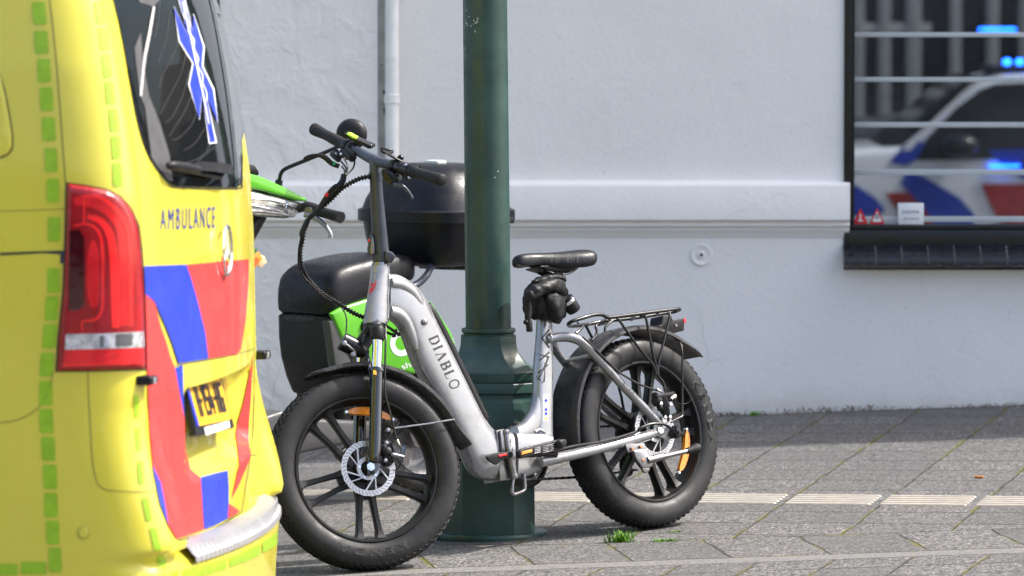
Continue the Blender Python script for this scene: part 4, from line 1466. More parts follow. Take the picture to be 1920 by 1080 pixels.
tube(bm, [BP(1264, 748, .09), BP(1275, 757, .085), BP(1290, 755, .08), BP(1299, 746, .055)], .0011, 6, 5)
tube(bm, [BP(1262, 806, .092), BP(1268, 810, .092)], .016, 14)
link('brake_wire', bm, M['black'], bike)
bm = new()
p = BP(1265, 812, .085)
cyl(bm, p - NB * .02, p + NB * .015, .0165, 18, .004)
cable = [(1036, 846, .085), (1080, 836, .082), (1130, 828, .082), (1190, 811, .083), (1200, 803, .09), (1222, 795, .095), (1245, 796, .098), (1258, 804, .1), (1265, 812, .1)]
tube(bm, [BP(*c) for c in cable], .0042, 8, 5)
link('motor_cable', bm, M['black'], bike)
bm = new()
tube(bm, [BP(1092, 632, .085), BP(1110, 648, .085), BP(1135, 674, .085), BP(1160, 697, .085), BP(1172, 705, .09), (BP(1190, 716, .098)), BP(1215, 727, .10), BP(1244, 735, .095)], .0034, 8, 5)
link('brake_cable', bm, M['black'], bike)
bm = new()
cyl(bm, BP(1232, 730.5, .099), BP(1243, 735, .095), .0048, 10, .001)
link('cable_end', bm, M['chrome'], bike)

# ---- carrier
bm = new()
near = [(1066, 607, .058), (1074, 602, .068), (1092, 596.5, .072), (1111, 591, .072), (1124, 589.8, .072), (1131, 591, .072), (1137, 594.5, .072), (1145, 595, .072), (1180, 590.8, .072), (1225, 585, .072), (1268, 579.6, .072), (1274, 580.5, .066)]
far_ = [(1066, 607, .058), (1066, 610, .02), (1074, 611.5, -.05), (1105, 607.5, -.072), (1131, 602.5, -.072), (1180, 597.5, -.072), (1225, 591, -.072), (1262, 585, -.072), (1271, 582, -.05), (1274, 580.5, .066)]
tube(bm, [BP(*p) for p in near], .0056, 12, 5)
tube(bm, [BP(*p) for p in far_], .0056, 12, 5)
for a, b in (((1145, 595), (1140, 602)), ((1184, 590.5), (1190, 596)), ((1234, 584.5), (1232, 590))):
    tube(bm, [BP(a[0], a[1], .072), BP(b[0], b[1], -.072)], .0045, 10)
for pts in ([(1157, 597, .070), (1162, 602, .074), (1196, 650, .082), (1224, 684, .084), (1231, 703, .086)], [(1200, 593, .068), (1208, 592, .072), (1212, 600, .078), (1222, 652, .084), (1231, 690, .086), (1234, 704, .086)],
            [(1251, 587, .068), (1256, 590, .074), (1254, 602, .078), (1242, 650, .084), (1234, 684, .086), (1235, 706, .086), (1243, 716, .088), (1247, 735, .092), (1251, 765, .094), (1253, 790, .09)],
            [(1135, 600, .05), (1118, 610, .066), (1119, 620, .072), (1118, 628, .075), (1110, 638, .078)],
            [(1134, 606, -.07), (1122, 609, -.05)], [(1095, 608, -.06), (1090, 616, -.05), (1080, 625, -.045)], [(1150, 600, -.07), (1136, 612, -.066), (1134, 626, -.06)]):
    tube(bm, [BP(*p) for p in pts], .0042, 10, 4)
far_st = [(1157, 597, .070), (1196, 650, .082), (1231, 703, .086), (1253, 790, .09)]
a = [BP(*p) for p in far_st]
tube(bm, [p - NB * (2 * (p - HUB_R).dot(NB)) for p in a], .0042, 10, 3)
car = link('carrier', bm, M['black'], bike, sharp=50)
bm = new()
for x, y, o in ((1084, 605, .0), (1105, 607, -.066), (1184, 597, -.066), (1204, 595, .06), (1232, 590, -.066), (1184, 600, -.06)):
    ball(bm, BP(x, y, o), .0045, seg=8)
link_each('bolt', bm, M['steel'], car)
bm = new()
slab(bm, [BP(x, y, .028) for x, y in rounded([(1228, 613), (1241, 608), (1243, 592), (1258, 590), (1262, 600), (1282, 597), (1284, 602), (1283, 620), (1258, 626), (1240, 618)], 2)], NB * -.056, .003)
rl = link('rear_light', bm, M['blackmatt'], car)
bm = new()
slab(bm, [BP(x, y, .030) for x, y in ((1282, 597), (1286, 597), (1286.5, 605), (1282.5, 606))], NB * -.06, .001)
link('light_lens', bm, M['red'], rl)
bm = new()
c = BP(1267, 610, .028)
cyl(bm, c, c + NB * .003, .0042, 10)
link_each('bolt', bm, M['steel'], rl)
# mudguard stays
bm = new()
tube(bm, [BP(1266, 636, .02), BP(1273, 639, .055), BP(1278, 649, .070), BP(1279.5, 665, .075), BP(1279.5, 720, .080), BP(1279.5, 776, .085), BP(1279, 781, .088), BP(1268, 786, .09), BP(1258, 792, .09)], .0032, 8)
link('mudguard_stay', bm, M['black'], bike)
bm = new()
tube(bm, [FP(738, 803, .075), FP(800, 795, .070), FP(848, 787, .060), FP(852, 787, .058)], .0026, 8)
link('mudguard_stay', bm, M['steel'], bike)

# ---- fork
LEG = .080
bm = new()
for s in (1, -1):
    def F2(px, py): return FP(px, py, LEG) + (NF * (-2 * LEG) if s < 0 else V((0, 0, 0)))
    tube(bm, [F2(701.5, 866), F2(702, 862), F2(703, 840), F2(704.5, 770), F2(706, 712), F2(706.2, 694)], [.0155, .0175, .0185, .0185, .0185, .0185], 20)
    tube(bm, [F2(706.2, 698), F2(706.3, 694), F2(706.4, 690)], [.0215, .0225, .0205], 20)
    slab(bm, [F2(x, y) for x, y in rounded([(688, 872), (692, 860), (700, 850), (712, 862), (715, 872), (703, 890), (690, 890)], 4)], NF * (-.008 * s), .002)
fork = link('fork', bm, M['fork'], bike, sharp=40)
bm = new()
for s in (1, -1):
    def F2(px, py): return FP(px, py, LEG) + (NF * (-2 * LEG) if s < 0 else V((0, 0, 0)))
    tube(bm, [F2(706.2, 694), F2(708, 626)], .0148, 20)
link_each('stanchion', bm, M['chrome'], fork, sharp=40)
bm = new()
for s in (1, -1):
    def F2(px, py): return FP(px, py, LEG) + (NF * (-2 * LEG) if s < 0 else V((0, 0, 0)))
    tube(bm, [F2(707.4, 638), F2(707.6, 636), F2(708.4, 617), F2(708.6, 613)], [.0185, .0205, .0200, .0165], 20)
a, b = FP(708.3, 619, LEG), FP(708.3, 619, LEG) - NF * (2 * LEG)
m_ = BP(706, 612)
ribbon(bm, [(a + UF * .018, a - UF * .020, .014), (a.lerp(m_, .6) + UF * .02, a.lerp(m_, .6) - UF * .016, .02), (m_ + UF * .022, m_ - UF * .016, .024), (b.lerp(m_, .6) + UF * .02, b.lerp(m_, .6) - UF * .016, .02), (b + UF * .018, b - UF * .02, .014)], FF, 3, 18, 4)
tube(bm, [BP(706.5, 622), BP(707, 606)], .022, 20)
slab(bm, [FP(x, y, .012) for x, y in rounded([(686, 622), (700, 640), (688, 662), (684, 690), (680, 690), (678, 650)], 4)], NF * -.024, .003)
link('fork_crown', bm, M['blackmatt'], fork, sharp=40)
bm = new()
tube(bm, [BP(704.5, 608), BP(705, 605)], .0335, 24)
tube(bm, [BP(712.3, 500), BP(712.2, 494)], .0245, 24)
link('headset', bm, M['steel'], bike, sharp=40)
bm = new()
p = FP(706, 699, LEG)
slab(bm, [FP(x, y, LEG + .0190) for x, y in ((700, 694), (706, 694), (706, 703), (700, 702))], NF * .0006)
link('fork_mark', bm, M['plate'], fork)
# mudguard bracket
bm = new()
tube(bm, [FP(687, 655, .03), FP(691, 680, .045), FP(694, 700, .07), FP(697, 712, .08)], .006, 10, 4)
tube(bm, [FP(687, 655, .03), FP(684, 672, .02), FP(683, 690, .015)], .006, 10, 4)
link('mudguard_bracket', bm, M['fork'], mg)
# front brake caliper
bm = new()
for x, y, r in ((725, 848, .019), (730, 862, .015), (727, 833, .014), (718, 842, .016), (734, 855, .012)):
    ball(bm, FP(x, y, .072), r, (1, 1, 1), None, 12)
bar(bm, FP(722, 826, .07), FP(727, 874, .07), .026, .022, UF, .004)
bar(bm, FP(712, 838, .07), FP(724, 846, .07), .02, .014, UF, .003)
link('brake_caliper', bm, M['blackmatt'], bike)
bm = new()
for x, y in ((724, 831), (722, 864), (736, 853)):
    c = FP(x, y, .088)
    cyl(bm, c, c + NF * .006, .0058, 12, .001)
tube(bm, [FP(736, 853, .092), FP(757, 857, .092)], [.0075, .0055], 12)
c = FP(725, 808, .078)
cyl(bm, c, c + NF * .016, .0062, 12, .001)
cyl(bm, FP(744, 825, .088), FP(749, 837, .09), .0052, 10, .001)
link_each('caliper_bolt', bm, M['steel'], bike)
bm = new()
tube(bm, [FP(723, 613, .05), FP(723, 640, .075), FP(722, 690, .088), FP(722, 735, .092), FP(729, 765, .092), FP(737, 795, .09), FP(744, 825, .088)], .0030, 8, 5)
tube(bm, [FP(749, 837, .09), FP(752, 846, .091), FP(751, 856, .092)], .0012, 6, 4)
tube(bm, [FP(751, 862, .09), FP(750, 872, .085), FP(744, 880, .075), FP(737, 883, .07)], .0014, 6, 4)
link('brake_cable', bm, M['black'], bike)

# ---- headlight
bm = new()
tube(bm, [FP(640, 639, .02), FP(641.5, 640, .02), FP(656, 647, .02), FP(672, 655, .02), FP(684, 661, .02), FP(690, 664, .02)], [.022, .0275, .0275, .025, .018, .010], 24)
hl = link('headlight', bm, M['black'], bike, sharp=40)
bm = new()
tube(bm, [FP(646, 645, .048), FP(652, 648, .047), FP(664, 658, .045), (FP(666, 665, .04)), FP(664, 678, .03)], .0042, 10)
for x, y in ((645, 644), (661, 665)):
    c = FP(x, y, .046)
    cyl(bm, c, c + NF * .007, .0075, 14, .001)
link('lamp_bracket', bm, M['steel'], hl)
bm = new()
tube(bm, [FP(641, 577, .01), FP(648, 590, .01), FP(650, 605, .012), FP(649, 622, .015), FP(650, 636, .02)], .0022, 8, 4)
link('lamp_wire', bm, M['black'], hl)

# ---- handlebar post
PB = BP(713.5, 490)
DB = PB.y
PT = at_y(702.5, 296, DB - .045)
bm = new()
pts = [(714, 494, 0, .0235), (713.5, 478, -.002, .0245), (712.5, 462, -.006, .0245), (710, 420, -.015, .0215), (706.5, 370, -.027, .0190), (704.5, 332, -.036, .0178)]
tube(bm, [at_y(x, y, DB + o) for x, y, o, r in pts], [p[3] for p in pts], 28, 3)
post = link('handlebar_post', bm, M['post'], bike, sharp=50)
bm = new()
tube(bm, [at_y(704.5, 334, DB - .036), at_y(703, 300, DB - .043), at_y(702.8, 297.5, DB - .0436)], [.0172, .0172, .0145], 24)
tube(bm, [at_y(704.6, 336, DB - .0355), at_y(704.2, 322, DB - .038)], .0196, 24)
link('inner_post', bm, M['post'], post, sharp=50)
bm = new()
tube(bm, [at_y(713.4, 484, DB), at_y(713, 472, DB - .003)], .0275, 24)
slab(bm, [at_y(x, y, DB - .032) for x, y in rounded([(722, 470), (735, 473), (742, 482), (738, 488), (733, 495), (722, 487)], 3)], V((0, .03, 0)), .004)
slab(bm, [at_y(x, y, DB - .036) for x, y in rounded([(688, 468), (693, 440), (698, 438), (701, 450), (703, 474), (697, 481), (690, 478)], 4)], V((0, .016, 0)), .003)
cl = link('post_clamp', bm, M['post'], post, sharp=40)
bm = new()
slab(bm, [at_y(x, y, DB - .041) for x, y in rounded([(694, 474), (696, 446), (699, 444), (701, 452), (702, 474), (698, 478)], 2)], V((0, .006, 0)), .002)
link('clamp_lever', bm, M['steel'], cl)
bm = new()
ball(bm, at_y(691.5, 451, DB - .04), .0042, seg=10)
link('lock_button', bm, M['red'], cl)
# ---- handlebar: far end 600,245 - near end 820,335
YB = DB - .045
bA, bB = at_y(597, 246, YB + .26), at_y(823, 336, YB - .28)
def HB(px, dy=0.0, off=0.0):
    """point on the bar axis above pixel column px, pushed down by off pixels"""
    t = (px - 597) / (823 - 597)
    Y = YB + .26 - .54 * t
    y0 = 246 + (300.5 - 246) * t / ((703 - 597) / 226) if px < 703 else 300.5 + (336 - 300.5) * (px - 703) / 120
    return at_y(px, y0 + off, Y + dy)
bm = new()
tube(bm, [HB(605), HB(640), HB(672), HB(703), HB(735), HB(770), HB(812)], [.0112, .0112, .0135, .0160, .0135, .0112, .0112], 18, 4)
ball(bm, HB(703), .0172, seg=16)
bar_ = link('handlebar', bm, M['post'], bike, sharp=50)
for pts in ([(590, .017), (592, .0185), (600, .0170), (612, .0150), (626, .0165), (641, .0165), (645, .0180), (648, .0180)], [(776, .0165), (779, .0172), (785, .0155), (798, .0160), (812, .0172), (822, .0180), (828, .0170), (830, .0130)]):
    bm = new()
    q = []
    for px, r in pts:
        q.append(HB(px))
    tube(bm, q, [r for _, r in pts], 24, 3)
    gp = link('grip', bm, M['rubber'], bar_, sharp=50)
    if pts[0][0] < 600:
        bm = new()
        d = (HB(590) - HB(600)).normalized()
        cyl(bm, HB(590) - d * .004, HB(590) + d * .0035, .0185, 24, .002)
        d2 = (HB(603) - HB(599))
        link('end_cap', bm, M['black'], gp)
# controls
def cluster(bm, items):
    for it in items:
        a, b, r = it
        cyl(bm, a, b, r, 14, min(.002, r * .25))
bm = new()
cluster(bm, [(HB(648), HB(655), .0205), (HB(656), HB(662), .0190), (HB(640, 0, 14), HB(652, 0, 20), .012), (HB(628, -.01, 22), HB(640, -.01, 24), .010), (HB(622, -.01, 30), HB(636, -.01, 34), .0085), (HB(648, -.02, 10), HB(662, -.02, 18), .013)])
slab(bm, [HB(px, -.035, o) for px, o in ((648, 0), (664, 4), (666, 14), (654, 20), (648, 14))], V((0, .03, 0)), .003)
bl = link('brake_lever', bm, M['black'], bar_, sharp=40)
bm = new()
Yf = HB(630).y - .03
ribbon(bm, [(at_y(638, 308, Yf), at_y(634, 316, Yf), .008), (at_y(625, 303, Yf), at_y(620, 311, Yf), .008), (at_y(612, 291, Yf), at_y(608, 301, Yf), .007), (at_y(600, 288, Yf), at_y(598, 295, Yf), .006), (at_y(585, 288.5, Yf), at_y(585, 294, Yf), .005), (at_y(574, 292, Yf), at_y(576, 299, Yf), .005), (at_y(568, 297, Yf), at_y(571, 303, Yf), .004)], V((0, 1, 0)), 2.5, 14, 4)
link('lever_blade', bm, M['black'], bl)
bm = new()
slab(bm, [at_y(x, y, Yf - .0095) for x, y in rounded([(625, 303), (629, 302), (628, 309), (624, 310)], 1)], V((0, .003, 0)))
link('green_mark', bm, M['tealgreen'], bl)
bm = new()
cluster(bm, [(HB(735), HB(745), .0185), (HB(746), HB(760), .0180), (HB(761), HB(772), .0205), (HB(773), HB(777), .0190), (HB(728, .0, 14), HB(741, .0, 22), .013), (HB(738, 0, 26), HB(748, 0, 20), .011), (HB(722, .01, 22), HB(732, .01, 28), .009), (HB(758, 0, 10), HB(766, 0, 14), .008)])
slab(bm, [at_y(x, y, HB(740).y - .03) for x, y in rounded([(714, 318), (722, 316), (737, 322), (748, 336), (750, 345), (740, 350), (730, 347), (718, 336)], 4)], V((0, .03, 0)), .004)
bl2 = link('brake_lever', bm, M['black'], bar_, sharp=40)
bm = new()
Yn = HB(755).y - .012
ribbon(bm, [(at_y(738, 342, Yn), at_y(737, 350, Yn), .008), (at_y(749, 343, Yn), at_y(746, 351, Yn), .007), (at_y(758, 347, Yn), at_y(754, 353, Yn), .006), (at_y(766, 355, Yn), at_y(761, 359, Yn), .005), (at_y(772, 364, Yn), at_y(768, 366, Yn), .005), (at_y(775.5, 370, Yn), at_y(770, 371, Yn), .006), (at_y(775, 374, Yn), at_y(772, 374.5, Yn), .004)], V((0, 1, 0)), 2.5, 14, 4)
link('lever_blade', bm, M['post'], bl2)
bm = new()
slab(bm, [at_y(x, y, HB(740).y - .033) for x, y in rounded([(737, 344), (743, 342), (744, 346), (738, 348)], 1)], V((0, .003, 0)))
link('green_mark', bm, M['tealgreen'], bl2)
# display with lime buttons, on the far side; phone clamp and bell on the near side
bm = new()
Yd = HB(665).y - .01
slab(bm, [at_y(x, y, Yd) for x, y in rounded([(645, 249), (652, 251), (672, 262), (698, 273), (696, 279), (690, 279), (660, 264), (646, 256)], 2)], V((.01, .045, .004)), .003)
dsp = link('display', bm, M['black'], bar_, sharp=40)
bm = new()
slab(bm, [at_y(x, y, Yd - .002) for x, y in rounded([(648, 251), (655, 251.5), (668, 259), (667, 261.5), (660, 259)], 1.5)], V((.006, .03, .004)), .001)
link('buttons', bm, M['limekey'], dsp)
bm = new()
Yp = HB(740).y - .01
tube(bm, [at_y(716, 279, Yp), at_y(717, 284.5, Yp), at_y(724, 286.5, Yp + .01), at_y(734, 286, Yp + .03), at_y(735, 282.5, Yp + .04), at_y(726, 281, Yp + .03), at_y(718, 278.5, Yp + .01), at_y(716, 279, Yp)], .004, 10, 3)
ribbon(bm, [(at_y(722, 284, Yp), at_y(722, 288, Yp), .012), (at_y(737, 291, Yp), at_y(735, 296, Yp), .014), (at_y(752, 299, Yp), at_y(750, 305, Yp), .012), (at_y(770, 308, Yp), at_y(768, 313, Yp), .008)], V((0, 1, 0)), 3, 14, 3)
ball(bm, at_y(751, 296, Yp + .01), .0095, seg=14)
for x, y in ((778, 313), (783, 317), (787, 316)):
    tube(bm, [at_y(x - 4, y - 4, Yp - .01), at_y(x + 2, y - 3, Yp - .014), at_y(x + 3, y + 2, Yp - .01), at_y(x - 2, y + 3, Yp - .006)], .0028, 8, 3)
link('phone_clamp', bm, M['black'], bar_, sharp=40)
bm = new()
for x, y, o in ((636.5, 281, -.05), (631, 288, -.05), (639, 289, -.05), (767, 333, -.035), (761, 309, -.022), (756, 314, -.022)):
    ball(bm, HB(x, o) * 0 + at_y(x, y, HB(x).y + o), .0048, seg=8)
link_each('screw', bm, M['chrome'], bar_)
# ---- cables in front of the head tube
def Yc(t): return DB - .02
def corrug(pts, r, dr, pitch, y0, y1, name, mt, parent, n=14):
    P = catmull([V((x, y, 0)) for x, y in pts], n)
    L = [0]
    for a, b in zip(P, P[1:]): L.append(L[-1] + (b - a).length)
    T = L[-1]
    k = max(4, int(T / (pitch / 4)))
    out, rr = [], []
    j = 0
    for i in range(k + 1):
        s = T * i / k
        while j < len(L) - 2 and L[j + 1] < s: j += 1
        f = (s - L[j]) / max(1e-9, L[j + 1] - L[j])
        q = P[j].lerp(P[j + 1], f)
        out.append(at_y(q.x, q.y, y0 + (y1 - y0) * s / T))
        rr.append(r + (dr if i % 4 in (0, 1) else -dr))
    bm = new()
    tube(bm, out, rr, 10)
    return link(name, bm, mt, parent, sharp=30)
hose1 = [(692, 331), (676, 334.5), (661, 341), (640, 354), (620, 374), (604, 388), (588, 402), (578, 412), (570.5, 430), (567, 450), (563, 470), (563.5, 490), (569, 507), (577, 522), (590, 538), (607, 553), (640, 573), (665, 588), (686, 597), (698, 603)]
corrug(hose1, .0066, .0017, 6.2, DB - .05, DB - .03, 'cable_hose', M['black'], bike)
def line(pts, r, y0, y1, name='cable', sm=6, mt=None):
    bm = new()
    k = len(pts) - 1
    tube(bm, [at_y(x, y, y0 + (y1 - y0) * i / k) for i, (x, y) in enumerate(pts)], r, 8, sm)
    return link(name, bm, mt or M['black'], bike)
line([(645, 296), (652, 312), (648, 328), (644, 336)], .0026, DB + .02, DB - .04)
line([(640, 303), (649, 316), (647, 330), (643, 338)], .0026, DB + .02, DB - .04)
line([(662, 288), (665, 302), (662, 315), (652, 326), (645, 334)], .0026, DB + .05, DB - .04)
line([(641, 312), (646, 320), (645, 332)], .0026, DB + .02, DB - .04)
line([(645, 326), (642, 340), (632, 352), (622, 362), (608, 378), (596, 394), (580, 408)], [.0085, .0098, .0092, .0078, .0075, .0072, .006], DB - .05, DB - .055, 'cable_bundle', 4)
line([(640, 346), (628, 348), (616, 360), (606, 375), (598, 388)], .0042, DB - .055, DB - .06)
line([(577, 412), (572, 424), (566, 437), (566, 446)], [.008, .0085, .0078, .006], DB - .055, DB - .055, 'connector', 3)
line([(566, 440), (560.5, 470), (561, 500), (570, 520), (586, 537), (606, 556), (622, 566)], .0036, DB - .055, DB - .05)
line([(686, 597), (700, 605), (712, 611)], .0045, DB - .05, DB - .055)
line([(724, 611), (732, 616), (740, 622), (746, 625)], .0042, DB - .03, DB + .02)
line([(724, 623), (732, 626), (741, 628)], .0042, DB - .03, DB + .02)
bm = new()
for x, y in ((738, 622), (744, 628), (735, 630)): tube(bm, [at_y(x, y, DB), at_y(x + 7, y - 2, DB)], .006, 8)
link('cable_tie', bm, M['black'], bike)
bm = new()
p = at_y(612.5, 364, DB - .066)
cyl(bm, at_y(610, 368, DB - .062), at_y(614.5, 362, DB - .062), .0052, 12)
link('red_connector', bm, M['red'], bike)

# ---- saddle
bm = new()
tops = [(966, 485, 12, .014), (972, 480, 22, .022), (985, 477.5, 26, .028), (1003, 477, 24, .034), (1022, 476.5, 28, .044), (1042, 475.5, 34, .060), (1060, 473.5, 38, .074), (1074, 472, 38, .080), (1084, 472.5, 34, .079), (1091, 476, 24, .068), (1095, 481, 10, .05)]
st = []
for x, y, h, t in tops:
    st.append((BP(x, y - 2, 0), BP(x, y + h, 0), t))
rows = catmull_n([tuple(u) + tuple(l) + (t, 0, 0) for u, l, t in st], 4)
rings = []
for w in rows:
    u, l, t = V(w[0:3]), V(w[3:6]), w[6]
    h = u - l
    sec = [(0, 1.0), (.35, .99), (.62, .94), (.84, .83), (.97, .64), (1.0, .42), (.98, .22), (.90, .10), (.72, .16), (.4, .22), (0, .24)]
    full = sec + [(-a, b) for a, b in sec[::-1][1:-1]]
    rings.append([l + h * b + NB * (a * t) for a, b in full])
bridge_rings(bm, rings)
sad = link('saddle', bm, M['saddle'], bike, sharp=60)
sb = bvh_of(sad)
bm = new()
for x, w in ((1034, 2.2), (1043, 2.6), (1048, 2.0), (1064, 3.2), (1070, 2.0), (1082, 3.0)):
    decal(bm, [(x, 477 - (x - 1034) * .04), (x + w, 477 - (x - 1034) * .04), (x + w - 1, 493), (x - 1, 493)], sb, .0006, 6)
decal(bm, stroke_poly([(1062, 475), (1056, 481), (1062, 489)], 2.2), sb, .0007, 6)
decal(bm, stroke_poly([(1077, 474), (1075, 489)], 1.6), sb, .0007, 6)
link('print', bm, mat('saddle_print', (.018, .018, .02), .6), sad)
bm = new()
for s in (1, -1):
    P = lambda x, y, o: BP(x, y, o) if s > 0 else BP(x, y, o) - NB * (2 * o)
    tube(bm, [P(996, 496, .010), P(1003, 493, .016), P(1012, 494, .02), P(1022, 503, .022), P(1034, 511, .022), P(1048, 514, .022), P(1062, 513, .024), P(1076, 507, .03), P(1086, 498, .034)], .0042, 10, 4)
link('saddle_rail', bm, M['steel'], sad)
bm = new()
slab(bm, [BP(x, y, .030) for x, y in rounded([(1041, 508), (1057, 511), (1056, 518), (1042, 515)], 2)], NB * -.06, .003)
slab(bm, [BP(x, y, .035) for x, y in closed2([(1012, 499), (1040, 497), (1072, 498), (1084, 496), (1080, 506), (1066, 509), (1040, 508)])], NB * -.07, .004)
link('saddle_clamp', bm, M['blackmatt'], sad)
bm = new()
tube(bm, [BP(1020.6, 596, 0), BP(1028, 516, 0)], .0145, 20)
link('seat_post', bm, M['post'], bike)
bm = new()
tube(bm, [BP(1020.6, 598, 0), BP(1021.2, 588, 0)], .0215, 24)
cyl(bm, BP(1000, 589, .012), BP(1036, 588, .012), .004, 10)
for x in (1004, 1012, 1025, 1033): cyl(bm, BP(x - 2.5, 589 - x * .001, .014), BP(x + 2.5, 589, .014), .0075, 12, .001)
link('seat_clamp', bm, M['steel'], bike)

# ---- black pouch with a lock, wrapped round the seat post (hangs there: a thing of its own)
c0 = BP(1024, 560)
pouch = thing('lock_pouch', 'crumpled black nylon pouch wrapped round the seat post under the saddle', 'pouch', tuple(c0))
def lumps(bm, spec, o, amp, seed):
    rnd = random.Random(seed)
    for u, l, t, oo in spec: pass
    ribbon(bm, [(BP(*u, oo), BP(*l, oo), t) for u, l, t, oo in spec], NB, 2.6, 22, 4)
bm = new()
lumps(bm, [((992, 540), (990, 556), .020, .02), ((998, 530), (996, 590), .040, .02), ((1010, 524), (1010, 598), .050, .02), ((1026, 518), (1026, 600), .054, .02), ((1042, 524), (1040, 604), .048, .02), ((1053, 540), (1050, 600), .036, .02), ((1058, 556), (1056, 580), .020, .02)], .02, 0, 1)
lumps(bm, [((986, 548), (990, 566), .014, .065), ((1000, 536), (1006, 560), .022, .07), ((1018, 526), (1026, 550), .026, .072), ((1038, 522), (1042, 552), .024, .07), ((1054, 532), (1054, 556), .018, .062), ((1062, 548), (1058, 560), .01, .055)], .02, 0, 2)
lumps(bm, [((1022, 548), (1020, 560), .012, .066), ((1034, 546), (1028, 578), .020, .07), ((1046, 552), (1036, 596), .022, .07), ((1056, 566), (1040, 605), .02, .062), ((1056, 586), (1046, 606), .012, .055)], .02, 0, 3)
lumps(bm, [((1000, 524), (1002, 534), .012, .05), ((1012, 519), (1014, 532), .024, .045), ((1034, 515), (1036, 526), .030, .04), ((1052, 518), (1053, 530), .022, .035), ((1057, 524), (1055, 532), .01, .035)], .02, 0, 4)
for e in range(2):
    bmesh.ops.subdivide_edges(bm, edges=[e for e in bm.edges if e.calc_length() > .008], cuts=1, use_grid_fill=True)
from mathutils import noise as mn
bm.normal_update()
for v in bm.verts:
    q = v.co
    d = (abs(mn.noise(q * 38)) - .25) * .009 + mn.noise(q * 90) * .0022
    v.co = q + v.normal * d
pb = link('pouch_body', bm, M['cloth'], pouch, sharp=60)
bm = new()
tube(bm, [BP(990, 548, .05), BP(989, 566, .05), BP(991, 580, .05), BP(990, 596, .05), BP(992, 605, .05)], [.012, .011, .012, .010, .009], 14, 4)
cyl(bm, BP(991.5, 600, .05), BP(993, 622, .05), .0098, 16, .002)
ball(bm, BP(986, 604, .05), .008, seg=12)
cyl(bm, BP(986, 604, .05), BP(991, 604, .05), .005, 10)
link('pouch_strap', bm, M['cloth'], pouch)
bm = new()
cyl(bm, BP(1061, 558, .06), BP(1078, 584, .06), .0215, 26, .007)
lk = link('lock_cylinder', bm, M['blackmatt'], pouch)
bm = new()
cyl(bm, BP(1063.5, 562, .06), BP(1067, 567.5, .06), .0222, 26, .0015)
link('lock_ring', bm, M['chrome'], lk)

# ============================================================ MOPED SCOOTER (behind the bicycle)
SPSI = R(44)
SH = V((-math.cos(SPSI), -math.sin(SPSI), 0))
SN = V((math.sin(SPSI), -math.cos(SPSI), 0))
SUPV = V((0, 0, 1))
s0 = gpt(775, 925)
def SPt(px, py, o=0.0): return on(px, py, s0 + SN * o, SN)
sc = thing('moped_scooter', 'dark grey and lime green moped scooter parked behind the bicycle', 'scooter', (s0.x, s0.y, gz(s0.x, s0.y)))
def sslab(name, poly, o0, o1, mt, bev, parent=sc, sharp=40, sm=False, seg=4):
    bm = new()
    pts = closed2(poly) if sm else poly
    slab(bm, [SPt(x, y, o0) for x, y in pts], SN * (o1 - o0), bev, seg)
    return link(name, bm, mt, parent, sharp=sharp)
# seat: long bench, high rounded front
bm = new()
secs = [  # along the side: (x, top, bottom, half width)
    (619, 544, 590, .114), (624, 521, 592, .127), (636, 505, 591, .134), (657, 494, 584, .135), (690, 485, 566, .135), (720, 479, 550, .134), (750, 476, 540, .13), (775, 479, 530, .12), (790, 488, 522, .10), (796, 499, 514, .07)]
rings = []
rows = catmull_n([tuple(map(float, s)) + (0, 0) for s in secs], 4)
for x, t, b, w, _, _ in rows:
    c0_, c1_ = SPt(x, t, .13) - SN * .13, SPt(x, b, .13) - SN * .13
    h = c0_ - c1_
    sec = [(0, 1), (.45, .995), (.78, .965), (.93, .87), (.99, .66), (1, .3), (.97, .08), (.85, 0), (0, 0)]
    full = sec + [(-a, bb) for a, bb in sec[::-1][1:-1]]
    rings.append([c1_ + h * bb + SN * (a * w) for a, bb in full])
bridge_rings(bm, rings)
link('seat', bm, M['saddle'], sc, sharp=50)
body_poly = [(619, 596), (640, 582), (690, 566), (760, 560), (797, 561), (815, 570), (849, 620), (859, 645), (852, 668), (780, 706), (722, 722), (668, 738), (646, 744), (634, 714), (624, 676), (620, 640)]
bd = sslab('body', body_poly, .132, -.132, M['sdark'], .034, seg=5)
bm = new()
slab(bm, [SPt(x, y, .105) for x, y in [(632, 700), (770, 700), (770, 745), (700, 800), (640, 800), (636, 760)]], SN * -.21, .02, 3)
slab(bm, [SPt(x, y, .08) for x, y in [(690, 760), (800, 790), (800, 812), (690, 800)]], SN * -.02, .004)
link('chassis', bm, M['black'], sc)
sslab('front_panel', [(616, 602), (630, 596), (668, 700), (660, 736), (644, 738), (626, 680)], .136, .10, M['sgrey'], .010)
bdv = bvh_of(bd)
bm = new()
decal(bm, [(541, 706), (556, 703), (600, 708), (622, 716), (612, 738), (548, 748)], bdv, .0012, 8)  # flat dark patch painted as the shade of a recess
link('recess_shade', bm, M['ink'], bd)
bm = new()
decal(bm, [(531, 593), (545, 590), (592, 592), (590, 600), (560, 604), (540, 602)], bdv, .0012, 8)
link('seat_latch', bm, M['ink'], bd)
bm = new()
decal(bm, stroke_poly(smooth2([(527, 608), (560, 612), (606, 612), (618, 650), (634, 700)], 4), 1.6), bdv, .0012, 8)
decal(bm, stroke_poly(smooth2([(524, 672), (560, 682), (600, 684), (628, 686)], 4), 1.3), bdv, .0012, 8)
link('panel_seam', bm, M['ink'], bd)
gp_ = sslab('side_panel', [(622, 588), (640, 577), (690, 561), (750, 556), (796, 560), (812, 568), (846, 620), (856, 644), (850, 664), (778, 702), (722, 689), (672, 672), (655, 664), (640, 632)], .142, .120, M['sgreen'], .010)
gb = bvh_of(gp_)
bm = new()
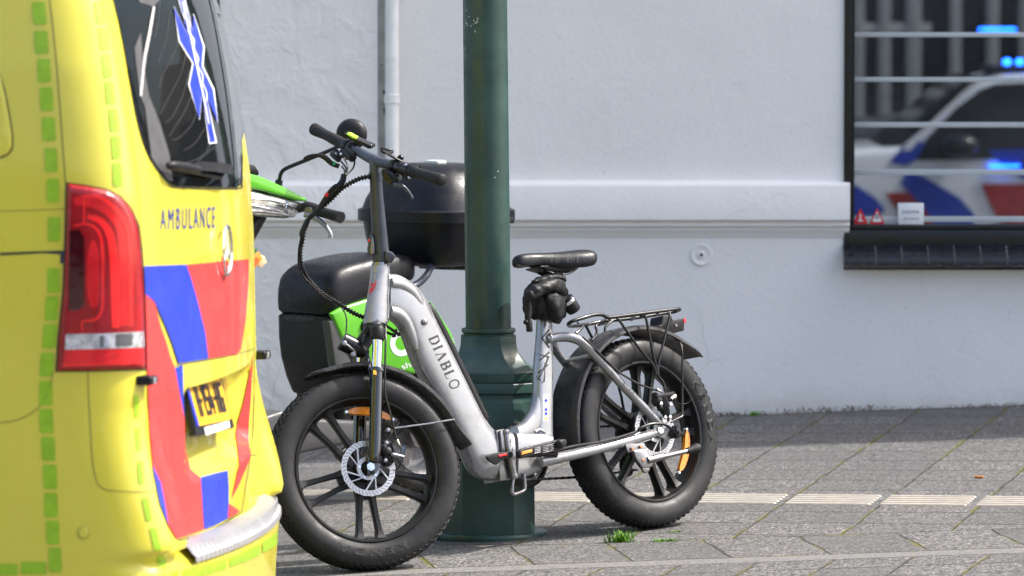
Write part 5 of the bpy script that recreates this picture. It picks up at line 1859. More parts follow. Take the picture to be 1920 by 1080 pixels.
cx, cy = 752, 644
ringp = []
for k in range(49):
    a = 2 * math.pi * k / 48
    ringp.append((cx + 21 * math.cos(a), cy + 24 * math.sin(a)))
for k in range(48):
    decal(bm, [ringp[k], ringp[k + 1], (cx + (ringp[k + 1][0] - cx) * .55, cy + (ringp[k + 1][1] - cy) * .55), (cx + (ringp[k][0] - cx) * .55, cy + (ringp[k][1] - cy) * .55)], gb, .0012, 30)
link('ring_logo', bm, M['white'], gp_)
bm = new()
line_text(bm, 'sharing', (754, 693), (812, 676), 11.5, gb, .0012, 1.0)
link('lettering', bm, M['white'], gp_)
bm = new()
for k, w in enumerate((13, 15, 12, 14, 11)):
    decal(bm, [(838 - k * .2, 637 + 5.2 * k), (838 + w, 635 + 5.2 * k), (838 + w, 636.8 + 5.2 * k), (838 - k * .2, 638.8 + 5.2 * k)], gb, .0012, 30)
link('small_print', bm, M['white'], gp_)
bm = new()
c = SPt(686, 612, .142)
Ms = frame_M(c, SH, SN, SUPV)
lathe(bm, [(.0, .004), (.012, .004), (.018, .008), (.021, .008), (.023, 0)], Ms, 24, closed=False)
link('seat_lock', bm, M['black'], gp_)
# foot board
bm = new()
slab(bm, [SPt(x, y, .15) for x, y in [(380, 806), (470, 790), (530, 770), (600, 786), (700, 790), (712, 800), (706, 822), (655, 832), (560, 852), (480, 868), (380, 872)]], SN * -.30, .012, 3)
fbd = link('foot_board', bm, M['sgrey'], sc)
bm = new()
tube(bm, [SPt(650, 838, .13), SPt(640, 850, .135), SPt(634, 858, .135), SPt(628, 846, .13)], .008, 8, 3)
link('foot_rest_hook', bm, M['sgrey'], sc)
# rear wheel
def swheel(center, Rr, wid):
    Mw = frame_M(center, SH, SN, SUPV)
    bm = new()
    lathe(bm, [(Rr * .70, wid * .5), (Rr * .70, -wid * .5), (Rr * .64, -wid * .35), (Rr * .62, 0), (Rr * .64, wid * .35)], Mw, 48)
    for k in range(5):
        a = k * 2 * math.pi / 5 + .3
        bar(bm, Mw @ V((.02 * math.sin(a), 0, .02 * math.cos(a))), Mw @ V((Rr * .65 * math.sin(a), 0, Rr * .65 * math.cos(a))), .035, .02, SN, .004)
    cyl(bm, Mw @ V((0, -.06, 0)), Mw @ V((0, .06, 0)), .07, 28, .004)
    w = link('wheel', bm, M['steel'], sc, sharp=40)
    bm = new()
    h = [(Rr * .69, wid * .45), (Rr * .76, wid * .56), (Rr * .86, wid * .58), (Rr * .94, wid * .47), (Rr * .985, wid * .26), (Rr, 0)]
    lathe(bm, h + [(r, -y) for r, y in h[::-1][1:]], Mw, 64)
    ty = link('tyre', bm, M['tyre'], w, sharp=50)
    bm = new()
    for k in range(36):
        for s in (1, -1):
            a = (k + (.5 if s < 0 else 0)) * 2 * math.pi / 36
            def q(r, y, da): return Mw @ V((r * math.sin(a + da), y * s, r * math.cos(a + da)))
            bar(bm, q(Rr * .955, wid * .46, 0), q(Rr * 1.002, wid * .10, .06), .006, .004, SN)
    link('tread', bm, M['ink'], ty)
    return w
RS = .215
# the wheel hub sits above its contact point
lo, hi = 17, 19.5
c_r = V((s0.x, s0.y, gz(s0.x, s0.y) + RS))
swheel(c_r, RS, .11)
c_f = c_r + SH * 1.25
c_f.z = gz(c_f.x, c_f.y) + RS
swheel(c_f, RS, .10)
bm = new()
bar(bm, c_r + SN * .09, c_r + SN * .09 + SH * .36 + V((0, 0, .06)), .03, .05, SN, .008)
tube(bm, [c_r + SN * .10 + V((0, 0, .01)), c_r + SN * .11 + SH * .06 + V((0, 0, .30))], .024, 14)
link('swing_arm', bm, M['black'], sc)
# front: leg shield, fork, mudguard (behind the ambulance from here)
bm = new()
f0 = c_f + V((0, 0, 0))
stem_top = SPt(500, 372, 0)
sd_ = (stem_top - (c_f + V((0, 0, .05))))
tube(bm, [c_f + SN * .07, c_f + SN * .07 + sd_ * .45], .02, 12)
tube(bm, [c_f - SN * .07, c_f - SN * .07 + sd_ * .45], .02, 12)
tube(bm, [c_f + sd_ * .4, stem_top], .03, 14)
link('fork', bm, M['black'], sc)
bm = new()
mid = c_f + sd_ * .35
ribbon(bm, [(mid + SH * .02 - V((0, 0, .22)) - SH * .16, mid - SH * .22 - V((0, 0, .22)), .10), (mid + SH * .10, mid - SH * .06, .11), (c_f + sd_ * .65 + SH * .09, c_f + sd_ * .65 - SH * .05, .06), (c_f + sd_ * .86 + SH * .05, c_f + sd_ * .86 - SH * .03, .04)], SN, 3, 20, 5)
link('leg_shield', bm, M['sgreen'], sc)
bm = new()
Mf = frame_M(c_f, SH, SN, SUPV)
lathe(bm, [(RS + .02, -.06), (RS + .03, 0), (RS + .02, .06), (RS + .016, .06), (RS + .026, 0), (RS + .016, -.06)], Mf, 24, True, R(-50), R(70))
link('mudguard', bm, M['sdark'], sc)
# handlebar head: green cowl over a clear lamp
hd = sslab('handlebar_cowl', [(380, 318), (430, 316), (464, 324), (490, 331), (528, 348), (575, 372), (577, 378), (560, 377), (534, 369), (490, 357), (464, 353), (400, 352)], .085, -.085, M['sgreen'], .006)
bm = new()
slab(bm, [SPt(x, y, .080) for x, y in [(400, 353), (464, 354), (534, 370), (572, 381), (566, 396), (556, 408), (536, 410), (470, 405), (410, 400)]], SN * -.16, .016, 3)
hl2 = link('headlamp', bm, M['lens'], sc)
bm = new()
for pts in ([(468, 372), (510, 377), (548, 389), (556, 398)], [(470, 395), (520, 400), (540, 404)], [(540, 378), (536, 392), (540, 406)], [(470, 383), (500, 388), (530, 398)]):
    tube(bm, [SPt(x, y, .0805) for x, y in pts], .0035, 8, 4)
link('lamp_rib', bm, M['chrome'], hl2)
bm = new()
slab(bm, [SPt(x, y, .03) for x, y in rounded([(440, 306), (478, 309), (487, 322), (486, 330), (440, 318)], 4)], SN * -.08, .006)
link('instrument', bm, M['black'], sc)
bm = new()
tube(bm, [SPt(555, 392, .04), SPt(572, 388, .12)], .014, 14)
tube(bm, [SPt(572, 387, .12), SPt(585, 391, .15), SPt(612, 400, .22), SPt(633, 406, .27), SPt(639, 408, .285)], [.0165, .0185, .0165, .0175, .0185], 20, 3)
link('grip', bm, M['rubber'], sc)
bm = new()
tube(bm, [SPt(585, 395, .15), SPt(578, 398, .16)], .016, 12)
tube(bm, [SPt(572, 402, .15), SPt(590, 408, .18), SPt(606, 419, .21), SPt(615, 430, .23), SPt(620, 439, .24), SPt(620, 446, .24)], [.010, .0085, .0075, .0065, .0065, .009], 12, 4)
link('brake_lever', bm, M['steel'], sc)
bm = new()
tube(bm, [SPt(522, 347, .04), SPt(524, 336, .04), SPt(527, 325, .05), SPt(536, 316, .06), SPt(572, 301, .10), SPt(592, 293, .13), SPt(625, 279, .16), SPt(648, 268, .18)], .0062, 10, 3)
tube(bm, [SPt(522, 349, .04), SPt(523.5, 338, .04)], .012, 12)
mir = link('mirror_stem', bm, M['black'], sc)
bm = new()
c = SPt(659, 252, .18)
nrm = (SN * .55 + SH * .83).normalized()
up_ = V((0, 0, 1))
Mm = frame_M(c, up_.cross(nrm), nrm, up_)
lathe(bm, [(0, .022), (.025, .020), (.042, .012), (.0495, 0), (.049, -.006), (.0, -.006)], Mm, 40, closed=False)
link('mirror_head', bm, M['blackmatt'], mir, sharp=50)
# grab rail and case carrier
bm = new()
tube(bm, [SPt(735, 546, .13), SPt(762, 542, .14), SPt(785, 531, .14), (SPt(800, 516, .14)), SPt(808, 500, .12), SPt(812, 494, .10)], .0115, 14, 4)
link('grab_rail', bm, M['post'], sc)
bm = new()
slab(bm, [SPt(x, y, .06) for x, y in [(800, 488), (890, 490), (888, 507), (834, 506), (828, 498), (806, 497)]], SN * -.12, .003)
for x in (843, 858, 868): cyl(bm, SPt(x, 499, .06), SPt(x, 499, .066), .008, 10)
link('case_bracket', bm, M['black'], sc)
# top case: rounded box with a domed lid
cc = SPt(818, 420, 0)
case = thing('top_case', 'big domed black luggage case mounted behind the seat of the scooter', 'luggage case', tuple(cc - V((0, 0, .15))))
sca = cc.y / FPX
def rrect(z, hx_, hy_, ex, shift=0.0):
    out = []
    for k in range(56):
        a = 2 * math.pi * k / 56
        hx2, hy2 = hx_ * 1.035, hy_ * 1.035
        out.append(V((cc.x, cc.y, 0)) + SH * (hx2 * sup(math.cos(a), ex) + shift) + SN * (hy2 * sup(math.sin(a), ex)) + V((0, 0, z)))
    return out
def cz(py): return at_y(818, py, cc.y).z
bm = new()
bridge_rings(bm, [rrect(cz(py), a, b, e) for py, a, b, e in ((497, .10, .11, 4), (494, .135, .15, 4), (486, .150, .168, 4), (470, .163, .186, 3.8), (440, .176, .204, 3.6), (412, .184, .214, 3.4), (405, .184, .214, 3.4))])
link('case_bottom', bm, M['case'], case, sharp=40)
bm = new()
bridge_rings(bm, [rrect(cz(py), a, b, e) for py, a, b, e in ((414, .190, .221, 3.4), (413, .196, .228, 3.4), (393, .196, .228, 3.4), (391, .192, .223, 3.4), (389, .186, .216, 3.3), (372, .180, .208, 3.1), (352, .165, .192, 2.9), (335, .150, .176, 2.9), (322, .132, .156, 2.8), (313, .112, .135, 2.8), (307.5, .090, .110, 2.8), (305.5, .066, .084, 2.8), (305, .02, .03, 2.6))])
link('case_lid', bm, M['case'], case, sharp=40)
bm = new()
for o in (.03, -.10):
    p = V((cc.x, cc.y, cz(411))) + SN * .222 + SH * o
    box(bm, p, (SH * .028, SN * .006, V((0, 0, .010))), .003)
link('case_latch', bm, M['blackmatt'], case)
bm = new()
p = V((cc.x, cc.y, cz(303))) + SN * .03 + SH * .03
box(bm, p, (SH * .02, SN * .03, V((0, 0, .006))), .004)
link('lid_button', bm, M['white'], case)

# small orange packet tucked behind the scooter's front
pk_c = SPt(485, 490, .3)
bm = new()
slab(bm, [SPt(x, y, .30) for x, y in [(466, 482), (486, 472), (492, 486), (470, 512), (462, 510)]], SN * -.006, .001)
pk = tagged(link('snack_packet', bm, M['packet']), 'small orange paper packet stuck beside the back of the ambulance', 'packet')
bm = new()
slab(bm, [SPt(x, y, .295) for x, y in [(488, 477), (496, 480), (501, 492), (490, 502), (484, 500)]], SN * -.004, .001)
link('paper_flap', bm, mat('pale_paper', (.82, .55, .32), .6), pk)
bm = new()
slab(bm, [SPt(x, y, .3007) for x, y in closed2([(474, 488), (482, 482), (486, 488), (478, 499), (470, 503)])], SN * .0006)
link('print', bm, mat('packet_print', (.75, .12, .02), .5), pk)

# ============================================================ AMBULANCE
VB = R(6.5)
VR = V((math.cos(VB), -math.sin(VB), 0))
VT = V((math.sin(VB), math.cos(VB), 0))
VC = at_y(427, 470, 14.2)
VGZ = rz(VC.x, VC.y)
amb = thing('ambulance', 'yellow ambulance van with red, blue and lime markings, seen from behind', 'ambulance', (VC.x - 2.2 * VR.x, VC.y - 2.2 * VR.y, rz(VC.x - 2.2, VC.y)))
KB = .10
def lerp_tab(tab, x):
    if x <= tab[0][0]: return tab[0][1]
    for (a, b), (c, d) in zip(tab, tab[1:]):
        if x <= c:
            t = (x - a) / (c - a)
            t = t * t * (3 - 2 * t) if False else t
            return b + (d - b) * t
    return tab[-1][1]
ATAB = [(-.15, .02), (.0, .055), (.10, .056), (.20, .063), (.235, .067), (.26, .064), (.282, .046), (.302, .018), (.36, .014), (.50, .008), (.655, .004), (.668, .006), (.80, .003), (.98, .0), (1.15, -.010), (1.22, -.020), (1.32, -.036), (1.45, -.062), (1.58, -.093), (1.72, -.135), (1.82, -.18), (1.90, -.26), (1.935, -.38)]
WTAB = [(-.15, .90), (.0, .93), (.3, .945), (.7, .95), (1.0, .95), (1.2, .94), (1.45, .915), (1.7, .87), (1.82, .83), (1.90, .75), (1.935, .62)]
FTAB = [(-.15, -4.72), (.3, -4.80), (.7, -4.78), (.95, -4.62), (1.08, -4.2), (1.2, -3.95), (1.6, -3.45), (1.82, -3.1), (1.90, -2.9), (1.935, -2.7)]
def smst(a, b, x):
    t = max(0, min(1, (x - a) / (b - a)))
    return t * t * (3 - 2 * t)
def van(a, b, z): return V((VC.x, VC.y, 0)) + VR * a + VT * b + V((0, 0, z))
zs = []
z = -.15
while z < 1.9349:
    zs.append(z)
    z += .0125 if .2 < z < .7 else .02
zs.append(1.935)
NR, NC = 84, 16
rings = []
for z in zs:
    A, W, F = lerp_tab(ATAB, z), lerp_tab(WTAB, z), lerp_tab(FTAB, z)
    RA, RB = .17, .125
    row = []
    side = [F + (-RA + A - KB * .7 - F) * t for t in [i / 26 for i in range(26)]]
    def rear(b):
        a = A - KB * b * b
        # number plate recess
        m_ = (1 - smst(.46, .52, abs(b))) * smst(.43, .50, z) * (1 - smst(.655, .668, z))
        a -= .045 * m_
        # lower tail gate is set in a little beside the bumper corners
        m2 = smst(.285, .315, z) * (1 - smst(.30, .66, z)) * smst(.66, .74, abs(b))
        a += .062 * m2 * (1 - smst(.82, .95, abs(b)) * 0)
        return a
    for a in side: row.append((a, -W))
    bc = W - RB
    ac = rear(bc)
    for k in range(NC):
        th = (k + .5) / NC * math.pi / 2
        row.append((ac - RA * (1 - sup(math.sin(th), 2.3)), -bc - RB * sup(math.cos(th), 2.3)))
    for k in range(NR + 1):
        b = -bc + 2 * bc * k / NR
        row.append((rear(b), b))
    for k in range(NC):
        th = math.pi / 2 - (k + .5) / NC * math.pi / 2
        row.append((ac - RA * (1 - sup(math.sin(th), 2.3)), bc + RB * sup(math.cos(th), 2.3)))
    for a in side[::-1]: row.append((a, W))
    # rounded nose
    fr = []
    for k in range(1, 16):
        th = math.pi * k / 16
        fr.append((F - .22 * math.sin(th) + .10 * abs(math.cos(th)) - .10, W * math.cos(th)))
    row += fr
    rings.append([van(a, b, z) for a, b in row])
bm = new()
bridge_rings(bm, rings)
body = link('body', bm, M['yellow'], amb, sharp=50)
vb = bvh_of(body)
def vdec(name, polys, mt, off=.0015, parent=None, cell=6, dome=0, domew=8, sharp=60, label=None):
    bm = new()
    for p in polys: decal(bm, p, vb, off, cell, dome, domew)
    return link(name, bm, mt, parent or body, sharp=sharp, label=label)
# window
glass = [(206, -28), (213, 0), (221, 40), (232, 95), (243, 160), (252, 205), (259, 240), (268, 270), (280, 296), (296, 320), (312, 339), (322, 347), (333, 349.5), (380, 350.5), (440, 351), (449, 347), (453, 335), (453.5, 300), (452, 262), (460, 235), (452, 190), (444, 130), (432, 75), (418, 0), (412, -30)]
wdw = vdec('rear_window', [glass], M['vglass'], .0026, amb, 7)
bm = new()
decal(bm, stroke_poly(smooth2([(207, -20), (222, 40), (233, 95), (245, 165), (260, 240), (281, 298), (313, 341), (333, 351.3), (442, 353), (451.5, 346), (453, 330)], 3), 2.4), vb, .0025, 8)
link('window_seal', bm, M['ink'], wdw)
bm = new()
decal(bm, smooth2([(386, -28), (398, 20), (408, 70), (418, 130), (427, 190), (434, 250), (439, 300), (441, 348), (446, 348), (444, 300), (439, 250), (432, 190), (423, 130), (412, 70), (402, 20), (391, -28)], 2), vb, .0042, 8)
link('glass_edge_strip', bm, mat('deep_green_glass_edge', (.004, .016, .012), .1), wdw)
bm = new()
decal(bm, [(418, 0), (432, 75), (444, 130), (452, 190), (458, 235), (451, 262), (452, 300), (452, 335), (449, 346), (446.5, 348), (444.5, 300), (439.5, 250), (432.5, 190), (423.5, 130), (412.5, 70), (402.5, 20), (398, 0)], vb, .0040, 8)
link('glass_frame', bm, mat('grey_gloss_frame', (.09, .092, .095), .14, coat=1), wdw)
bm = new()
decal(bm, [(250, -20), (262, 4), (286, 12), (300, 0), (296, -20)], vb, .0040, 8)
decal(bm, [(252, 90), (264, 60), (268, 120), (280, 180), (300, 230), (318, 290), (324, 340), (316, 338), (300, 318), (284, 294), (272, 200), (262, 175)], vb, .0040, 8)
link('inner_trim', bm, M['trim'], wdw)
bm = new()
decal(bm, stroke_poly([(289, 12, 3.5), (281, 60, 5), (272, 105, 4.5), (269, 130, 4), (264, 180, 3.5)], 4), vb, .0050, 8)
link('grab_handle', bm, mat('pale_handle', (.55, .53, .52), .5), wdw)
bm = new()
for pts in ([(345, 40), (330, 90), (305, 140), (297, 165)], [(352, 90), (338, 140), (312, 190), (300, 215)], [(356, 130), (342, 180), (322, 220), (310, 230)], [(362, 170), (348, 205), (330, 235), (318, 255)], [(372, 205), (358, 235), (336, 258), (322, 262)], [(384, 240), (366, 268), (345, 282)], [(402, 275), (382, 292), (352, 305)], [(318, 20), (312, 70), (296, 118)], [(300, 0), (296, 40), (290, 70)]):
    decal(bm, stroke_poly(smooth2(pts, 4), 1.1), vb, .0036, 10)
link_each('glass_line', bm, mat('glass_line_grey', (.05, .05, .05), .4), wdw)  # thin grey curved lines laid on the glass
# six pointed star with white edge
STAR = [(331, -12), (345, -12), (361, 56), (363, 25), (384, 88), (381, 124), (402, 167), (409, 231), (388, 182), (407, 268), (392, 270), (379, 178), (374, 225), (353, 158), (361, 119), (335, 77), (326, 12), (353, 66)]
vdec('star_emblem', [STAR], M['white'], .0045, wdw, 8)
vdec('star_emblem', [inset_poly(STAR, 2.6)], M['vblue'], .0055, wdw, 8)
bm = new()
decal(bm, stroke_poly([(342, 2, 2), (356, 60, 2.4), (368, 118, 2.6), (380, 172, 2.2), (392, 232, 2)], 2), vb, .0062, 10)
decal(bm, stroke_poly(smooth2([(349, 18), (345, 30), (356, 44), (353, 58), (364, 74), (364, 92), (372, 108), (371, 124), (380, 140), (380, 156), (387, 172), (388, 190)], 3), 1.8), vb, .0066, 10)
link('staff_emblem', bm, M['white'], wdw)
# wiper
bm = new()
w = [cast(vb, x, y, o) for x, y, o in ((314, 311, .02), (326, 310, .03), (350, 313, .034), (372, 318, .034))]
tube(bm, w, [.008, .0105, .0105, .010], 12, 3)
bl_ = [cast(vb, x, y, .022) for x, y in ((318, 315), (365, 324), (414, 333))]
tube(bm, bl_, .005, 8)
top = [cast(vb, x, y, .040) for x, y in ((366, 306), (380, 303), (414, 305), (434, 308), (440, 322), (436, 328), (404, 322), (378, 320), (367, 317))]
bot = [cast(vb, x, y, .015) for x, y in ((366, 306), (380, 303), (414, 305), (434, 308), (440, 322), (436, 328), (404, 322), (378, 320), (367, 317))]
bridge_rings(bm, [top, bot])
link('wiper', bm, M['blackmatt'], amb, sharp=40)
# lamp
lamp = smooth2([(126, 344), (165, 350), (200, 357), (225, 370), (245, 393), (258, 425), (264, 470), (268, 530), (271, 600), (273, 690)], 3) + [(272, 692), (240, 693), (150, 695), (107, 695), (110, 640), (115, 590), (120, 540), (123, 440)]
tl = vdec('tail_light', [lamp], M['lampred'], .001, amb, 7, .014, 10)
lb = bvh_of(tl)
def ldec(name, polys, mt, off, cell=7):
    bm = new()
    for p in polys: decal(bm, p, lb, off, cell)
    return link(name, bm, mt, tl)
def P1(l): return [(100 + x / 2.84, 330 + y / 2.84) + ((w_ / 2.84,) if w_ else ()) for x, y, w_ in [(q + (0,))[:3] for q in l]]
ldec('light_guide', [stroke_poly(smooth2(P1([(110, 140, 40), (170, 130, 60), (250, 150, 70), (320, 200, 70), (370, 280, 70), (385, 400, 80), (385, 560, 80), (385, 700, 80), (385, 800, 80)]), 4), 20)], M['lampmid'], .0006)
ldec('light_guide', [stroke_poly(smooth2(P1([(180, 215, 26), (250, 240, 36), (300, 310, 42), (318, 420, 44), (325, 560, 46), (330, 700, 46), (332, 810, 40)]), 4), 14)], M['lampbright'], .0010)
ldec('light_guide', [stroke_poly(smooth2(P1([(165, 105, 16), (240, 110, 22), (320, 165, 24), (385, 260, 24), (405, 380, 22), (408, 560, 20), (410, 800, 20)]), 4), 8)], M['lampbright'], .0014)
ldec('light_guide', [stroke_poly(smooth2(P1([(110, 265, 10), (160, 255, 14), (215, 270, 16), (250, 320, 16), (262, 420, 16), (262, 600, 16), (260, 700, 16), (240, 750, 16), (200, 770, 14), (155, 775, 10), (155, 830, 8)]), 4), 5)], M['lampbright'], .0014)
ldec('light_guide', [closed2(P1([(215, 340), (240, 400), (247, 520), (243, 660), (225, 705), (195, 690), (178, 600), (178, 450), (192, 370)]), 3)], M['lampmid'], .0012)
ldec('lamp_chamber', [P1([(88, 290), (140, 285), (165, 330), (165, 690), (130, 715), (80, 715)])], mat('lamp_chamber_red', (.05, .001, .003), .15, coat=1), .0011)
ldec('light_guide', [stroke_poly(P1([(165, 100, 12), (163, 250, 12)]), 4)], M['lampbright'], .0014)
ldec('light_guide', [P1([(60, 925), (480, 915), (486, 1000), (260, 1005), (50, 1008)])], M['lampmid'], .0010)
ldec('light_guide', [stroke_poly(P1([(50, 1010, 10), (260, 1002, 12), (400, 1000, 8)]), 3), stroke_poly(P1([(270, 960, 10), (330, 935, 8), (390, 960, 10), (330, 985, 10), (270, 990, 8)]), 3)], M['lampbright'], .0014)
rv = ldec('reversing_lamp', [P1([(68, 842), (250, 840), (480, 828), (482, 912), (250, 920), (62, 925)])], M['reverse'], .0016)
bm = new()
decal(bm, P1([(246, 850), (270, 850), (268, 912), (246, 912)]), lb, .0022, 9)
decal(bm, P1([(330, 842), (420, 838), (420, 905), (330, 910)]), lb, .0022, 9)
link_each('lamp_divider', bm, mat('smoke_grey', (.09, .095, .1), .2, coat=1), rv)
bm = new()
decal(bm, stroke_poly([(125, 343), (165, 348.5), (200, 355.5), (226, 368.5), (246.5, 392), (259.5, 424), (265.5, 470), (269.5, 530), (272.5, 600), (274.3, 692)], 2.2), vb, .0022, 8)
decal(bm, stroke_poly([(124, 343), (122, 440), (118.5, 540), (113.5, 590), (108.5, 640), (105, 697)], 2.6), vb, .0022, 8)
decal(bm, stroke_poly([(105, 696.5), (190, 695.5), (274, 693)], 2.0), vb, .0022, 8)
link('lamp_seal', bm, M['ink'], tl)
# red and blue stripes on the tail gate
blue_p = [[(271, 499), (350, 496), (358, 520), (367, 550), (376, 585), (385, 622), (391, 672), (360, 677), (335, 681), (322, 640), (308, 605), (290, 565), (273, 552)],
          [(328, 690), (343, 684), (344, 740), (346, 784)], [(376, 895), (400, 888), (427, 882), (429, 910), (429, 944), (427, 972), (405, 984), (383, 993)], [(286, 872), (302, 905), (309, 940), (316, 984), (300, 942)]]
red_p = [[(350, 496), (410, 491), (467, 486), (466, 530), (461, 600), (452, 655), (445, 663), (391, 672), (385, 622), (376, 585), (367, 550), (358, 520)],
         [(273.5, 552), (290, 568), (302, 612), (312, 640), (320, 668), (328, 690), (337, 740), (346, 784), (347, 838), (358, 880), (376, 895), (382, 993), (360, 1001), (332, 1010), (316, 984), (309, 940), (302, 905), (287, 873), (282, 820), (279, 760), (277, 695)],
         [(474.5, 662), (470.5, 750), (467, 790), (466.5, 826), (470.5, 857), (461, 880), (450, 905), (434, 937), (442, 905), (449.5, 869), (446, 838), (442.5, 815), (446, 793), (458, 752), (468, 705)],
         [(429, 944), (442, 952), (450, 958), (438, 967), (427, 972)]]
for p in blue_p: vdec('blue_stripe', [p], M['vblue'], .0034, body, 4.5)
for p in red_p: vdec('red_stripe', [p], M['fluored'], .0034, body, 4.5)
# lime reflective squares
def sq(cx, cy, w, h, sk=0.0, sh=0.0):
    return rounded([(cx - w / 2 - sk, cy - h / 2 - sh), (cx + w / 2 - sk, cy - h / 2 + sh), (cx + w / 2 + sk, cy + h / 2 + sh), (cx - w / 2 + sk, cy + h / 2 - sh)], 4, 3)
sqs = [sq(73.5, 25, 25, 42, 1.5), sq(77.5, 79.5, 25, 43, 1.5), sq(82.5, 132.5, 24, 44, 1), sq(87.5, 186, 24, 44, 1), sq(91.5, 242, 24, 44, 1), sq(96, 300, 23, 44, 1), sq(99.5, 357, 23, 44, 0), sq(101.5, 430, 23, 45, 0), sq(100.5, 526, 23, 46, 0), sq(97, 578, 24, 45, -1.5), sq(93, 630.5, 25, 45, -2), sq(88, 683.5, 25, 45, -1.5),
       sq(86, 737, 24, 46, 0), sq(87, 789.5, 25, 45, 1), sq(90.5, 841.5, 25, 45, 1), sq(94, 894, 25, 45, 1), sq(95.5, 947, 25, 45, .5), sq(99, 998.5, 24, 44, .5), sq(103.5, 1050, 24, 46, .5),
       sq(187, 24, 17, 43, 2.5), sq(194, 73.5, 17, 44, 2.5), sq(200, 124, 17, 44, 2.5), sq(206, 175, 17, 43, 2), sq(213, 225, 17, 43, 2), sq(217, 276.5, 17, 43, 1.5), sq(220, 327.5, 17, 44, 1),
       sq(255.5, 762, 9, 44, 1), sq(258.5, 824, 10, 44, 1.5), sq(263.5, 886, 11, 44, 1.5), sq(275.5, 955, 12, 43, 4), sq(291, 1011, 14, 42, 4.5), sq(303.5, 1064, 15, 44, 1), sq(14, 1068, 38, 22, 0), sq(63, 1065, 48, 23, 0)]
for q in sqs: vdec('reflective_square', [q], M['lime'], .0016, body, 8)
for p in ([(318, 1075), (334, 1069), (334, 1090), (318, 1094)], [(343, 1068), (383, 1058), (424, 1046), (424, 1066), (383, 1078), (343, 1088)], [(429, 1045), (460, 1033), (487, 1019), (487, 1040), (460, 1053), (430, 1063)], [(491, 1017), (510, 1005), (525, 992), (524, 1014), (512, 1026), (491, 1037)]):
    vdec('reflective_square', [p], M['lime'], .0016, body, 8)
# seams
def seam(pts, w=1.6, mt='seam', name='panel_seam'): return vdec(name, [stroke_poly(smooth2(pts, 4), w)], M[mt], .0016, body, 9)
seam([(92, -10), (99, 50), (107, 130), (114, 220), (119, 290), (123, 343)], 2.0)
seam([(165, 697), (166, 740), (170, 810), (173, 860), (181, 902), (195, 917), (220, 921), (260, 922), (292, 921)], 1.6)
seam([(0, 793), (30, 788), (58, 775), (78, 757), (92, 730), (100, 698)], 1.4)
seam([(0, 396), (60, 394), (121, 392)], 1.0)
seam([(277, 690), (310, 687.5), (345, 682), (391, 674), (440, 664), (476, 654)], 1.6)
seam([(453, 960), (461, 905), (468, 862), (473, 815), (476, 740)], 1.2)
seam([(470, 854), (482, 853)], 1.6, 'ink')
seam([(333, 1013.5), (370, 1003), (400, 991), (425, 977), (440, 968), (452, 960)], 2.2, 'ink')
vdec('side_rail', [[(0, 474), (60, 471.5), (118, 470), (118, 477), (80, 474.5), (40, 477), (0, 479)]], M['ink'], .0012, body)
vdec('side_rail', [[(113, 470), (120, 470), (120, 494), (113, 494)]], mat('rail_end', (.03, .035, .05), .4), .0014, body)
bm = new()
ring_ = [(157 + 11 * math.cos(k * math.pi / 12), 999 + 11.5 * math.sin(k * math.pi / 12)) for k in range(24)]
decal(bm, ring_, vb, .0010, 5, .004, 3)
ps = link('parking_sensor', bm, M['yellow'], body, sharp=60)
bm = new()
for k in range(24):
    a, b = ring_[k], ring_[(k + 1) % 24]
    decal(bm, [a, b, (157 + (b[0] - 157) * .9, 999 + (b[1] - 999) * .9), (157 + (a[0] - 157) * .9, 999 + (a[1] - 999) * .9)], vb, .0026, 30)
link('sensor_ring', bm, M['seam'], ps)
# side window panel with black gasket
vdec('side_window', [[(0, 140), (8, 170), (16, 210), (22, 250), (22, 275), (14, 288), (0, 294), (-40, 296), (-40, 120)]], M['yellow'], .0016, amb, 10, .004, 6)
vdec('window_gasket', [stroke_poly(smooth2([(-2, 138), (8, 168), (16.5, 210), (23, 250), (23, 277), (14, 290), (0, 296)], 4), 2.4)], M['ink'], .0022, body)
# AMBULANCE
bm = new()
def amb_u(u): return u * 1.19 - .19 * u * u
def fnA(u, v, w_):
    q = amb_u(u)
    p = cast(vb, 299.5 + 102.5 * q, 430.5 - 3.5 * q - (41 - 0 * q) * v, .0018)
    return p
lay_text(bm, 'AMBULANCE', fnA, 1.35)
link('lettering', bm, mat('marking_navy', (.03, .045, .24), .4), body)
# three pointed star badge in a ring
bm = new()
bc_ = (425.5, 470.5)
p0 = cast(vb, *bc_, .012)
Mb = frame_M(p0, VT, (VR + V((0, 0, .03))).normalized(), V((0, 0, 1)))
rr_ = 45.5 / FPX * 14.2
k_ = 48
tube(bm, [Mb @ V((rr_ * math.sin(2 * math.pi * i / k_), 0, rr_ * math.cos(2 * math.pi * i / k_))) for i in range(k_ + 1)], .0052, 10)
for i in range(3):
    a = 2 * math.pi * i / 3
    tip = Mb @ V((rr_ * math.sin(a), 0, rr_ * math.cos(a)))
    ctr = Mb @ V((0, .006, 0))
    sd1, sd2 = Mb @ V((.007 * math.sin(a + math.pi / 3), 0, .007 * math.cos(a + math.pi / 3))), Mb @ V((.007 * math.sin(a - math.pi / 3), 0, .007 * math.cos(a - math.pi / 3)))
    t, c, s1, s2, bk = (bm.verts.new(q) for q in (tip, ctr, sd1, sd2, Mb @ V((0, -.006, 0))))
    for f in ((t, c, s1), (t, s2, c), (t, s1, bk), (t, bk, s2)): bm.faces.new(f)
link('star_badge', bm, M['chrome'], amb, sharp=20)
